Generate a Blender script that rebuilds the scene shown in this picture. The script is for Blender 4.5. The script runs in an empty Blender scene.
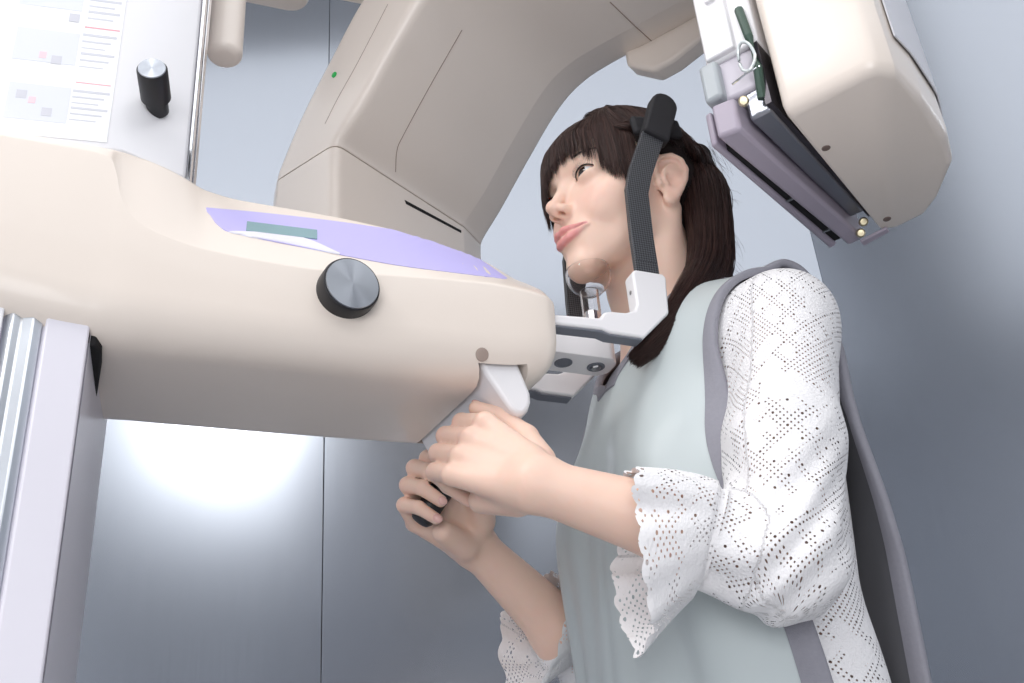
import bpy, bmesh, math, random
import numpy as np
from mathutils import Vector, Matrix
from mathutils.bvhtree import BVHTree

random.seed(7)
rng = np.random.default_rng(11)
scene = bpy.context.scene
COL = scene.collection

# ------------------------------------------------------------------ camera
FPX = 1100.0                                    # focal length in pixels of the 1024 px wide frame
CAM = np.array([0.0, 0.0, 0.73])                # a crouching photographer
_up = np.array([-162.0, 1947.0, -FPX]); _up /= np.linalg.norm(_up)   # world up seen in camera axes
_fw = np.array([0.0, 0.0, -1.0])
_y = _fw - _fw.dot(_up) * _up; _y /= np.linalg.norm(_y)
_x = np.cross(_y, _up)
RC = np.stack([_x, _y, _up])                    # camera axes -> world axes
cam_data = bpy.data.cameras.new('camera')
cam_data.sensor_width = 36.0
cam_data.lens = 36.0 * FPX / 1024.0
cam_data.clip_start = 0.02
cam = bpy.data.objects.new('camera', cam_data)
COL.objects.link(cam)
_m = Matrix([list(RC[i]) + [CAM[i]] for i in range(3)] + [[0, 0, 0, 1]])
cam.matrix_world = _m
scene.camera = cam

# ------------------------------------------------------------------ world, large lights, exposure
world = bpy.data.worlds.new('world')
scene.world = world
world.use_nodes = True
_bg = world.node_tree.nodes['Background']
_bg.inputs['Color'].default_value = (0.80, 0.86, 0.95, 1)
_bg.inputs['Strength'].default_value = 0.30

def area(name, loc, target, sx, sy, power, color):
    d = bpy.data.lights.new(name, 'AREA')
    d.shape = 'RECTANGLE'; d.size = sx; d.size_y = sy; d.energy = power; d.color = color
    o = bpy.data.objects.new(name, d); COL.objects.link(o)
    o.location = loc
    v = Vector(target) - Vector(loc)
    o.rotation_euler = v.to_track_quat('-Z', 'Y').to_euler()
    return o
area('key_softbox', (-1.16, -0.28, 2.74), (0.05, 1.0, 1.25), 0.34, 0.40, 11, (1.0, 0.985, 0.965))
area('added_fill_light', (-0.2, -2.2, 0.95), (0.1, 1.0, 1.4), 1.9, 1.5, 37, (0.98, 0.985, 1.0))  # unseen fill, added low in front to brighten undersides and facing sides
area('ceiling_panel_light', (0.0, -0.30, 2.82), (0.0, -0.29, 0.0), 4.0, 3.6, 60, (0.985, 0.99, 1.0))

vs = scene.view_settings
vs.view_transform = 'Standard'
vs.look = 'None'
vs.exposure = -0.04
vs.gamma = 1.0
vs.use_curve_mapping = False

# ------------------------------------------------------------------ frames
O = np.array([0.135, 1.015, 0.0])               # floor point below the patient's head
_a = math.radians(24)
FM = np.array([-math.cos(_a), -math.sin(_a), 0.0])   # towards the column
LM = np.array([math.sin(_a), -math.cos(_a), 0.0])    # the patient's left, camera side
ZW = np.array([0.0, 0.0, 1.0])
_t = math.radians(36)
TA = np.array([math.sin(_t), math.cos(_t), 0.0])     # rotating arm: tangent
BA = np.array([math.cos(_t), -math.sin(_t), 0.0])    # rotating arm: beam direction
def to_m(p):                                    # world -> (f, l, z)
    p = np.asarray(p, float) - O
    return np.stack([p @ FM, p @ LM, p[..., 2]], -1)
def a2m(p):                                     # arm (b, t, z) -> (f, l, z)
    p = np.asarray(p, float)
    w = p[..., 0:1] * BA + p[..., 1:2] * TA + p[..., 2:3] * ZW
    return np.stack([w @ FM, w @ LM, w[..., 2]], -1)
def ray(px, py):
    return RC @ (np.array([px - 512, 341.5 - py, -FPX]) / FPX)
def hit(px, py, n, c):
    r = ray(px, py); k = (c - n @ (CAM - O)) / (n @ r)
    return CAM + k * r
def U(px, py, l): return to_m(hit(px, py, LM, l))      # pixel on the vertical plane l -> (f, l, z)
def V(px, py, f): return to_m(hit(px, py, FM, f))
def W(px, py, z): return to_m(hit(px, py, ZW, z))
def At(px, py, t):
    p = hit(px, py, TA, t) - O
    return np.array([p @ BA, p @ TA, p[2]])
def Ab(px, py, b):
    p = hit(px, py, BA, b) - O
    return np.array([p @ BA, p @ TA, p[2]])
def Az(px, py, z):
    p = hit(px, py, ZW, z) - O
    return np.array([p @ BA, p @ TA, p[2]])

# ------------------------------------------------------------------ materials
MATS = {}
def lin(c):
    return tuple((x / 12.92 if x <= 0.04045 else ((x + 0.055) / 1.055) ** 2.4) for x in c)
def srgb(r, g, b): return lin((r / 255, g / 255, b / 255))
def mat(name, color, rough=0.4, metal=0.0, bump=0.0, bscale=300.0, var=0.03, vscale=6.0, coat=0.0, spec=0.5, sss=0.0, sssr=(0.01, 0.004, 0.002), sheen=0.0, stretch=None):
    if name in MATS: return MATS[name]
    m = bpy.data.materials.new(name); m.use_nodes = True
    nt = m.node_tree; N = nt.nodes; Lk = nt.links
    b = N['Principled BSDF']
    b.inputs['Roughness'].default_value = rough
    b.inputs['Metallic'].default_value = metal
    b.inputs['Coat Weight'].default_value = coat
    b.inputs['Specular IOR Level'].default_value = spec
    b.inputs['Sheen Weight'].default_value = sheen
    if sss:
        b.inputs['Subsurface Weight'].default_value = sss
        b.inputs['Subsurface Radius'].default_value = (1, .4, .25)
        b.inputs['Subsurface Scale'].default_value = sssr[0]
    tc = N.new('ShaderNodeTexCoord'); mp_ = N.new('ShaderNodeMapping')
    Lk.new(tc.outputs['Object'], mp_.inputs['Vector'])
    if stretch: mp_.inputs['Scale'].default_value = stretch
    nz = N.new('ShaderNodeTexNoise'); nz.inputs['Scale'].default_value = vscale; nz.inputs['Detail'].default_value = 4
    Lk.new(mp_.outputs['Vector'], nz.inputs['Vector'])
    mix = N.new('ShaderNodeMix'); mix.data_type = 'RGBA'
    mix.inputs[6].default_value = tuple(min(1, c * (1 - var)) for c in color) + (1,)
    mix.inputs[7].default_value = tuple(min(1, c * (1 + var)) for c in color) + (1,)
    Lk.new(nz.outputs['Fac'], mix.inputs[0])
    Lk.new(mix.outputs[2], b.inputs['Base Color'])
    if bump:
        n2 = N.new('ShaderNodeTexNoise'); n2.inputs['Scale'].default_value = bscale; n2.inputs['Detail'].default_value = 3
        Lk.new(mp_.outputs['Vector'], n2.inputs['Vector'])
        bp = N.new('ShaderNodeBump'); bp.inputs['Strength'].default_value = bump; bp.inputs['Distance'].default_value = 0.001
        Lk.new(n2.outputs['Fac'], bp.inputs['Height']); Lk.new(bp.outputs['Normal'], b.inputs['Normal'])
    MATS[name] = m
    return m

CREAM = mat('cream_enamel', srgb(239, 227, 216), 0.30, coat=0.25, bump=0.02, bscale=900)
CREAM2 = mat('cream_enamel_arm', srgb(243, 232, 222), 0.34, coat=0.2, bump=0.02, bscale=900)
WHITE = mat('white_plastic', srgb(240, 238, 240), 0.35, bump=0.02, bscale=700)
WHITEP = mat('white_painted_panel', srgb(244, 243, 246), 0.30)
COLP = mat('column_panel_paint', srgb(228, 225, 234), 0.38)
GREYU = mat('grey_underside', srgb(112, 116, 126), 0.6, bump=0.05)
MAUVE = mat('mauve_grey_rail_paint', srgb(178, 168, 182), 0.45, bump=0.05)
BLACK = mat('black_plastic', srgb(30, 30, 34), 0.42, bump=0.05, bscale=1200)
BLACKM = mat('matt_black_foam', srgb(34, 33, 37), 0.75, bump=0.25, bscale=1500)
DARK = mat('dark_cavity', srgb(26, 24, 26), 0.8)
CHROME = mat('polished_chrome', (0.83, 0.84, 0.87), 0.12, 1.0)
ALU = mat('brushed_aluminium', (0.72, 0.75, 0.79), 0.32, 1.0, bump=0.05, bscale=120, stretch=(60, 60, 1))
STEEL = mat('steel_screw', (0.45, 0.45, 0.46), 0.3, 1.0)
LILAC = mat('lilac_panel_print', srgb(196, 188, 243), 0.35)
LILACP = mat('pale_lilac_panel_print', srgb(238, 236, 247), 0.35)
SCREENM = mat('grey_green_display', srgb(132, 165, 172), 0.25)
SEAM = mat('seam_shadow_gap', srgb(160, 138, 126), 0.7)
GREEN = mat('green_mark', srgb(40, 190, 90), 0.4)
RIVET = mat('brown_plug', srgb(118, 100, 92), 0.5)
PAPER = mat('white_paper', srgb(246, 246, 249), 0.5)
PRINTR = mat('red_print', srgb(238, 165, 175), 0.6)
PRINTG = mat('grey_print', srgb(212, 212, 220), 0.6)
PRINTB = mat('blue_print', srgb(228, 230, 238), 0.6)
DECAL = mat('pale_grey_label', srgb(222, 222, 228), 0.45)
VIOLET = mat('violet_label_band', srgb(150, 128, 226), 0.4)
CABLE = mat('dark_green_cable', srgb(60, 84, 72), 0.4)
BRASS = mat('brass_screw', (0.75, 0.66, 0.45), 0.3, 1.0)

def knob_mat():
    m = bpy.data.materials.new('spun_metal_face'); m.use_nodes = True
    nt = m.node_tree; b = nt.nodes['Principled BSDF']
    b.inputs['Metallic'].default_value = 1; b.inputs['Roughness'].default_value = 0.34
    b.inputs['Base Color'].default_value = (0.45, 0.475, 0.52, 1)
    b.inputs['Anisotropic'].default_value = 0.85
    tg = nt.nodes.new('ShaderNodeTangent'); tg.direction_type = 'RADIAL'; tg.axis = 'Z'
    nt.links.new(tg.outputs['Tangent'], b.inputs['Tangent'])
    return m
SPUN = knob_mat()

def carbon_mat():
    m = bpy.data.materials.new('carbon_fibre_weave'); m.use_nodes = True
    nt = m.node_tree; N = nt.nodes; b = N['Principled BSDF']
    tc = N.new('ShaderNodeTexCoord'); mp_ = N.new('ShaderNodeMapping')
    mp_.inputs['Rotation'].default_value = (0, math.radians(45), 0)
    nt.links.new(tc.outputs['Object'], mp_.inputs['Vector'])
    ck = N.new('ShaderNodeTexChecker'); ck.inputs['Scale'].default_value = 520
    ck.inputs['Color1'].default_value = (0.022, 0.023, 0.027, 1); ck.inputs['Color2'].default_value = (0.10, 0.105, 0.115, 1)
    nt.links.new(mp_.outputs['Vector'], ck.inputs['Vector'])
    nt.links.new(ck.outputs['Color'], b.inputs['Base Color'])
    b.inputs['Roughness'].default_value = 0.4
    return m
CARBON = carbon_mat()

def glass_mat():
    m = bpy.data.materials.new('clear_acrylic'); m.use_nodes = True
    b = m.node_tree.nodes['Principled BSDF']
    b.inputs['Transmission Weight'].default_value = 1.0
    b.inputs['Roughness'].default_value = 0.04
    b.inputs['IOR'].default_value = 1.2
    b.inputs['Base Color'].default_value = (0.97, 0.95, 0.94, 1)
    return m
GLASS = glass_mat()

def wall_mat():
    m = bpy.data.materials.new('brushed_steel_wall'); m.use_nodes = True
    nt = m.node_tree; N = nt.nodes; b = N['Principled BSDF']
    tc = N.new('ShaderNodeTexCoord'); mp_ = N.new('ShaderNodeMapping')
    mp_.inputs['Scale'].default_value = (70, 70, 1.6)
    nt.links.new(tc.outputs['Object'], mp_.inputs['Vector'])
    nz = N.new('ShaderNodeTexNoise'); nz.inputs['Scale'].default_value = 4; nz.inputs['Detail'].default_value = 6
    nt.links.new(mp_.outputs['Vector'], nz.inputs['Vector'])
    cr = N.new('ShaderNodeMix'); cr.data_type = 'RGBA'
    cr.inputs[6].default_value = (0.345, 0.372, 0.42, 1); cr.inputs[7].default_value = (0.365, 0.392, 0.44, 1)
    nt.links.new(nz.outputs['Fac'], cr.inputs[0]); nt.links.new(cr.outputs[2], b.inputs['Base Color'])
    mr = N.new('ShaderNodeMapRange'); mr.inputs[3].default_value = 0.20; mr.inputs[4].default_value = 0.25
    nt.links.new(nz.outputs['Fac'], mr.inputs[0]); nt.links.new(mr.outputs[0], b.inputs['Roughness'])
    b.inputs['Metallic'].default_value = 0.88
    n2 = N.new('ShaderNodeTexNoise'); n2.inputs['Scale'].default_value = 2.2; n2.inputs['Detail'].default_value = 2
    nt.links.new(tc.outputs['Object'], n2.inputs['Vector'])
    bp = N.new('ShaderNodeBump'); bp.inputs['Strength'].default_value = 0.06; bp.inputs['Distance'].default_value = 0.02
    nt.links.new(n2.outputs['Fac'], bp.inputs['Height'])
    nt.links.new(bp.outputs['Normal'], b.inputs['Normal'])
    return m
WALL = wall_mat()
CEIL = mat('white_ceiling_paint', (0.82, 0.82, 0.82), 0.8)
FLOORM = mat('grey_vinyl_floor', (0.50, 0.50, 0.51), 0.45)

# ------------------------------------------------------------------ mesh helpers
def smooth_angle(me, deg=35):
    me.polygons.foreach_set('use_smooth', [True] * len(me.polygons))
    try: me.set_sharp_from_angle(angle=math.radians(deg))
    except Exception: pass
ORIG = {}
def obj(name, verts, faces, material, parent=None, smooth=True, angle=35, bevel=0.0, seg=3, label=None, mats=None, fmat=None):
    """one mesh object; verts in the parent's (f, l, z) frame, or world when there is no parent"""
    me = bpy.data.meshes.new(name)
    verts = np.asarray(verts, float)
    root = parent
    while root is not None and root.parent is not None: root = root.parent
    off = ORIG.get(root.name, np.zeros(3)) if root is not None else np.zeros(3)
    me.from_pydata((verts - off).tolist(), [], [list(map(int, f)) for f in faces])
    me.validate()
    bm = bmesh.new(); bm.from_mesh(me); bmesh.ops.recalc_face_normals(bm, faces=bm.faces); bm.to_mesh(me); bm.free()
    for mm in (mats or [material]): me.materials.append(mm)
    if fmat is not None: me.polygons.foreach_set('material_index', fmat)
    if smooth: smooth_angle(me, angle)
    o = bpy.data.objects.new(name, me); COL.objects.link(o)
    if parent is not None: o.parent = parent
    if bevel:
        md = o.modifiers.new('bevel', 'BEVEL'); md.width = bevel; md.segments = seg; md.limit_method = 'ANGLE'; md.angle_limit = math.radians(30)
        md.harden_normals = False
    if label: o['label'] = label
    return o
def tag(o, label=None, cat=None, group=None, kind=None):
    if label: o['label'] = label
    if cat: o['category'] = cat
    if group: o['group'] = group
    if kind: o['kind'] = kind
    return o
def empty_m(name, f, l):                        # Empty on the floor at (f, l) of the machine frame
    e = bpy.data.objects.new(name, None); COL.objects.link(e)
    w = O + f * FM + l * LM
    e.location = w; e.rotation_euler = (0, 0, math.radians(204))
    ORIG[e.name] = np.array([f, l, 0.0])
    return e
def boxv(x0, x1, y0, y1, z0, z1):
    v = [(x, y, z) for x in (x0, x1) for y in (y0, y1) for z in (z0, z1)]
    f = [(0, 1, 3, 2), (4, 6, 7, 5), (0, 4, 5, 1), (2, 3, 7, 6), (0, 2, 6, 4), (1, 5, 7, 3)]
    return v, f
def prism(poly, a0, a1, axis):
    """extrude a 2-D polygon; axis = index of the extrusion axis"""
    n = len(poly); v = []
    for a in (a0, a1):
        for p in poly:
            q = list(p); q.insert(axis, a); v.append(q)
    f = [list(range(n)), list(range(n, 2 * n))[::-1]] + [(i, (i + 1) % n, n + (i + 1) % n, n + i) for i in range(n)]
    return v, f
def loft(rings, cap=True):
    n = len(rings[0]); v = [p for r in rings for p in r]; f = []
    for k in range(len(rings) - 1):
        for i in range(n):
            j = (i + 1) % n
            f.append((k * n + i, k * n + j, (k + 1) * n + j, (k + 1) * n + i))
    if cap:
        f.append(list(range(n))[::-1]); f.append(list(range((len(rings) - 1) * n, len(rings) * n)))
    return v, f
def join(*vf):
    V_, F_ = [], []
    for v, f in vf:
        b = len(V_); V_ += [tuple(p) for p in v]; F_ += [[i + b for i in q] for q in f]
    return V_, F_
def spline(pts, n):
    """Catmull-Rom through pts, n samples"""
    P = np.asarray(pts, float); m = len(P)
    Q = np.vstack([2 * P[0] - P[1], P, 2 * P[-1] - P[-2]])
    t = np.linspace(0, m - 1 - 1e-9, n); i = t.astype(int); u = (t - i)[:, None]
    p0, p1, p2, p3 = Q[i], Q[i + 1], Q[i + 2], Q[i + 3]
    return 0.5 * ((2 * p1) + (-p0 + p2) * u + (2 * p0 - 5 * p1 + 4 * p2 - p3) * u ** 2 + (-p0 + 3 * p1 - 3 * p2 + p3) * u ** 3)
def tube(path, r, seg=8, flat=1.0, cap=True, up=(0, 0, 1)):
    P = np.asarray(path, float); n = len(P)
    r = np.broadcast_to(np.asarray(r, float), (n,))
    T = np.gradient(P, axis=0); T /= np.linalg.norm(T, axis=1)[:, None] + 1e-12
    A = np.cross(T, np.array(up, float)); bad = np.linalg.norm(A, axis=1) < 1e-3
    A[bad] = np.cross(T[bad], np.array([1.0, 0.2, 0.1]))
    A /= np.linalg.norm(A, axis=1)[:, None]; B_ = np.cross(T, A)
    an = np.linspace(0, 2 * np.pi, seg, endpoint=False)
    rings = [P[k] + r[k] * (np.cos(an)[:, None] * A[k] + flat * np.sin(an)[:, None] * B_[k]) for k in range(n)]
    return loft(rings, cap)
def lathe(prof, c, axis, seg=32):
    """prof: list of (radius, height along axis)"""
    ax = np.asarray(axis, float); ax /= np.linalg.norm(ax)
    a = np.cross(ax, [0.3, 0.5, 0.81]); a /= np.linalg.norm(a); b = np.cross(ax, a)
    an = np.linspace(0, 2 * np.pi, seg, endpoint=False)
    rings = [np.asarray(c) + h * ax + max(r, 1e-5) * (np.cos(an)[:, None] * a + np.sin(an)[:, None] * b) for r, h in prof]
    return loft(rings)
def fillet(poly, rad, n=5):
    """round the corners of a closed 2-D polygon; rad per corner; n points per corner"""
    P = np.asarray(poly, float); m = len(P); out = []
    for i in range(m):
        p = P[i]; a = P[i - 1] - p; b = P[(i + 1) % m] - p
        la, lb = np.linalg.norm(a), np.linalg.norm(b)
        a = a / (la + 1e-12); b = b / (lb + 1e-12)
        r = rad[i] if hasattr(rad, '__len__') else rad
        c = float(np.clip(a @ b, -0.9999, 0.9999)); half = math.acos(c) / 2
        d = min(r / max(math.tan(half), 1e-4), 0.48 * la, 0.48 * lb)
        p0, p1 = p + a * d, p + b * d
        for k in range(n):                      # quadratic corner
            u = k / (n - 1)
            out.append((1 - u) ** 2 * p0 + 2 * u * (1 - u) * p + u ** 2 * p1)
    return np.array(out)
def interp(x, xs, ys):
    return float(np.interp(x, xs, ys))
# ------------------------------------------------------------------ the room
YB, CX = 1.80, 0.60
def wobj(name, vf, m, kind='structure', parent=None, bevel=0.0, smooth=False):
    o = obj(name, vf[0], vf[1], m, parent, smooth=smooth, bevel=bevel, seg=2)
    if parent is None and kind: o['kind'] = kind
    return o
wb = wobj('wall_back', boxv(-2.4, CX + 0.02, YB + 0.012, YB + 0.10, 0, 2.86), mat('panel_backing', (0.12, 0.125, 0.14), 0.6))
SX = -0.352                                         # joint between two steel sheets
for x0, x1 in ((-2.4, SX - 0.0004), (SX + 0.0004, CX + 0.006)):
    wobj('wall_panel', boxv(x0, x1, YB, YB + 0.012, 0, 2.86), WALL, parent=wb, bevel=0.001)
_d = np.array([0.52, -0.85]); _d /= np.linalg.norm(_d); _n = np.array([-_d[1], _d[0]])
def oriented(u0, u1, v0, v1, z0, z1):
    v, f = boxv(u0, u1, v0, v1, z0, z1)
    return [(CX + p[0] * _d[0] + p[1] * _n[0], YB + p[0] * _d[1] + p[1] * _n[1], p[2]) for p in v], f
wr = wobj('wall_right', oriented(0.0, 2.2, 0.012, 0.10, 0, 2.86), DARK)
wobj('wall_panel', oriented(0.002, 2.2, 0.0, 0.012, 0, 2.86), WALL, parent=wr, bevel=0.001)
wobj('floor', boxv(-2.6, 2.6, -2.6, 2.0, -0.08, 0.0), FLOORM)
wobj('ceiling', boxv(-2.6, 2.6, -2.6, 2.0, 2.86, 2.94), CEIL)

wobj('wall_front', boxv(-2.6, 2.6, -2.68, -2.6, 0, 2.86), mat('grey_wall_paint', (0.46, 0.475, 0.51), 0.7))
wobj('wall_left', boxv(-2.48, -2.4, -2.6, 1.9, 0, 2.86), mat('white_wall_paint', (0.84, 0.85, 0.88), 0.7))

# ------------------------------------------------------------------ the panoramic X-ray machine
MX = empty_m('dental_xray_machine', 0.66, 0.0)
tag(MX, 'cream panoramic dental X-ray machine with white column, rotating arm and patient handles', 'X-ray machine')

# ---- column
colb = obj('column', *prism([(0.575, 0.094), (0.600, 0.094), (0.600, 0.098), (0.74, 0.098), (0.74, -0.10), (0.514, -0.10), (0.5375, 0.098), (0.5375, 0.094)], 0.0, 1.30, 2), COLP, MX, bevel=0.0015, seg=2)
obj('column_rail', *prism([(0.571, 0.0955), (0.578, 0.099), (0.586, 0.0965), (0.592, 0.099), (0.598, 0.0955), (0.598, 0.090), (0.571, 0.090)], 0.004, 1.30, 2), ALU, MX, bevel=0.001, seg=2, label='brushed silver rail')
obj('column_panel', *prism([(0.5385, 0.0945), (0.5385, 0.1005), (0.5695, 0.1005), (0.5695, 0.0945)], 0.004, 1.30, 2), COLP, MX, bevel=0.002, seg=2)
obj('column_panel', *prism([(0.5985, 0.0985), (0.5985, 0.1005), (0.739, 0.1005), (0.739, 0.0985)], 0.004, 1.30, 2), WHITEP, MX, bevel=0.001, seg=2)
obj('column_foot', *prism([(0.80, 0.2), (0.80, -0.2), (0.50, -0.2), (0.44, -0.1), (0.44, 0.1), (0.50, 0.2)], 0.0, 0.05, 2), COLP, MX, bevel=0.01)

# ---- carriage housing, lofted along f
LN, LF = 0.115, -0.088
SEC = [  # f, near l, far l, bottom z, crease z, top z
    (0.1460, 0.090, -0.055, 1.2080, 1.2420, 1.2500), (0.1475, 0.100, -0.066, 1.1980, 1.2460, 1.2570), (0.152, 0.108, -0.077, 1.1880, 1.2485, 1.2660),
    (0.162, 0.1130, -0.084, 1.1770, 1.2510, 1.2770), (0.180, 0.1145, -0.087, 1.1690, 1.2530, 1.2890), (0.205, LN, LF, 1.1640, 1.2540, 1.3020),
    (0.250, LN, LF, 1.1620, 1.2515, 1.3150), (0.300, LN, LF, 1.1610, 1.2470, 1.3240), (0.345, LN, LF, 1.1605, 1.2430, 1.3275), (0.385, LN, LF, 1.1600, 1.2410, 1.3290), (0.430, LN, LF, 1.1595, 1.2425, 1.3300),
    (0.460, LN, LF, 1.1590, 1.2450, 1.3310), (0.478, LN, LF, 1.1585, 1.2480, 1.3320), (0.495, LN, LF, 1.1585, 1.2525, 1.3330), (0.510, LN, LF, 1.1580, 1.2590, 1.3340),
    (0.521, LN, LF, 1.1580, 1.2690, 1.3345), (0.529, LN, LF, 1.1580, 1.2850, 1.3350), (0.534, LN, LF, 1.1580, 1.3050, 1.3350), (0.540, LN, LF, 1.1585, 1.3200, 1.3352),
    (0.560, LN, LF, 1.1600, 1.3240, 1.3352), (0.620, LN, LF, 1.1670, 1.3240, 1.3352), (0.74, LN, LF, 1.1720, 1.3240, 1.3352), (0.80, 0.10, -0.07, 1.19, 1.31, 1.330)]
rings = []
for f, ln, lf, zb, zc, zt in SEC:
    ins = interp(f, [0.15, 0.17, 0.44, 0.465, 0.485, 0.505, 0.53, 0.8], [0.012, 0.034, 0.040, 0.034, 0.020, 0.012, 0.007, 0.007])
    poly = [(ln - 0.004, zb), (ln, zc), (ln - ins, zt), (lf + ins, zt), (lf, zc), (lf, zb + 0.018)]
    k = min(1.0, (zc - zb) / 0.09)
    ring = fillet(poly, [0.040 * k, 0.007, 0.006, 0.008, 0.008, 0.03 * k], 7)
    rings.append([(f, p[0], p[1]) for p in ring])
# resample the rings along f with splines so that the sweep stays smooth
R3 = np.array(rings)                               # (sections, n, 3)
fs = [s[0] for s in SEC]
fine = np.concatenate([np.linspace(fs[i], fs[i + 1], 4, endpoint=False) for i in range(len(fs) - 1)] + [[fs[-1]]])
def pchip(x, xs, ys):                              # monotone cubic, rows of ys
    xs = np.asarray(xs); h = np.diff(xs); dlt = np.diff(ys, axis=0) / h.reshape(-1, *([1] * (ys.ndim - 1)))
    m = np.zeros_like(ys)
    a, b = dlt[:-1], dlt[1:]
    with np.errstate(divide='ignore', invalid='ignore'):
        hm = np.where(a * b > 0, 2 * a * b / (a + b), 0.0)
    m[1:-1] = hm; m[0] = dlt[0]; m[-1] = dlt[-1]
    i = np.clip(np.searchsorted(xs, x, side='right') - 1, 0, len(xs) - 2)
    sh = [-1] + [1] * (ys.ndim - 1)
    t = ((x - xs[i]) / h[i]).reshape(sh); H = h[i].reshape(sh)
    return ((2 * t ** 3 - 3 * t ** 2 + 1) * ys[i] + (t ** 3 - 2 * t ** 2 + t) * H * m[i] + (-2 * t ** 3 + 3 * t ** 2) * ys[i + 1] + (t ** 3 - t ** 2) * H * m[i + 1])
R3f = pchip(fine, fs, R3)
body = obj('carriage_housing', *loft([list(map(tuple, r)) for r in R3f]), CREAM, MX, angle=40)
def boolean_cut(o, vf):
    c = obj('cutter', vf[0], vf[1], DARK, MX)
    md = o.modifiers.new('cut', 'BOOLEAN'); md.object = c; md.operation = 'DIFFERENCE'; md.solver = 'EXACT'
    bpy.context.view_layer.update()
    dg = bpy.context.evaluated_depsgraph_get()
    me = bpy.data.meshes.new_from_object(o.evaluated_get(dg))
    o.modifiers.clear(); old = o.data; o.data = me; me.name = o.name; bpy.data.meshes.remove(old)
    bpy.data.objects.remove(c)
    smooth_angle(me, 40)
bpy.context.view_layer.update()
# slot for the handle bar
SLAB = [U(p[0], p[1], 0.10)[[0, 2]] for p in ((487, 374), (518, 362), (531, 393), (531.5, 402), (529, 410), (523, 415), (516, 413), (510, 408))]
_c = np.mean([SLAB[0], SLAB[1]], axis=0); _dir = np.array([SLAB[1][0] - SLAB[0][0], SLAB[1][1] - SLAB[0][1]]); _dir /= np.linalg.norm(_dir)
_nrm = np.array([_dir[1], -_dir[0]]);
if _nrm[1] < 0: _nrm = -_nrm
hw = 0.5 * np.linalg.norm(SLAB[1] - SLAB[0])
cut = [_c - _dir * (hw + 0.0045) - _nrm * 0.05, _c + _dir * (hw + 0.0045) - _nrm * 0.05, _c + _dir * (hw + 0.0045) + _nrm * 0.05, _c - _dir * (hw + 0.0045) + _nrm * 0.05]
cv, cf = prism([tuple(p) for p in cut], -0.075, 0.104, 1)
boolean_cut(body, (cv, cf))
# an inner liner closes the slot
lin_ = [_c + _dir * a + _nrm * b for a, b in ((-hw - 0.004, 0.028), (hw + 0.004, 0.028), (hw + 0.004, 0.046), (-hw - 0.004, 0.046))]
obj('slot_liner', *prism([tuple(p) for p in lin_], -0.072, 0.102, 1), DARK, MX)
slab_in = [tuple(SLAB[1] + _nrm * 0.026), ] + [tuple(p) for p in SLAB[1:]] + [tuple(SLAB[0]), tuple(SLAB[0] + _nrm * 0.026)]
handle = obj('handle_bar', *prism(slab_in, -0.068, 0.100, 1), WHITE, MX, bevel=0.004, seg=3, label='white handle bar under the nose of the housing')
def grip_frame(al, ph, be, s):                     # hand frame: n to the wrist, S to the back of the hand, g along the grip
    al, ph, be = math.radians(al), math.radians(ph), math.radians(be)
    n = np.array([-math.cos(ph), 0, -math.sin(ph)]); g = np.array([-math.sin(ph), 0, math.cos(ph)]); S = np.array([0, s, 0.0])
    n2 = n * math.cos(al) + S * math.sin(al); S2 = S * math.cos(al) - n * math.sin(al)
    return n2, S2 * math.cos(be) - g * math.sin(be), g * math.cos(be) + S2 * math.sin(be)
NN, SN, GN = grip_frame(47, 51.5, 21.4, 1); NF, SF, GF = grip_frame(33.3, 26.9, -13.6, -1)
CN = np.array([0.2215, 0.0635, 1.1010]); CF = np.array([0.1977, -0.1012, 1.1388])
for c, g, bot, top in ((CN, GN, -0.016, 0.052), (CF, GF, -0.030, 0.045)):
    obj('hand_grip', *lathe([(0.0, bot - 0.002), (0.0095, bot - 0.001), (0.0122, bot + 0.003), (0.0122, top - 0.004), (0.0105, top), (0.0, top)], c, g, 20), BLACK, handle, label='black grip')

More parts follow.
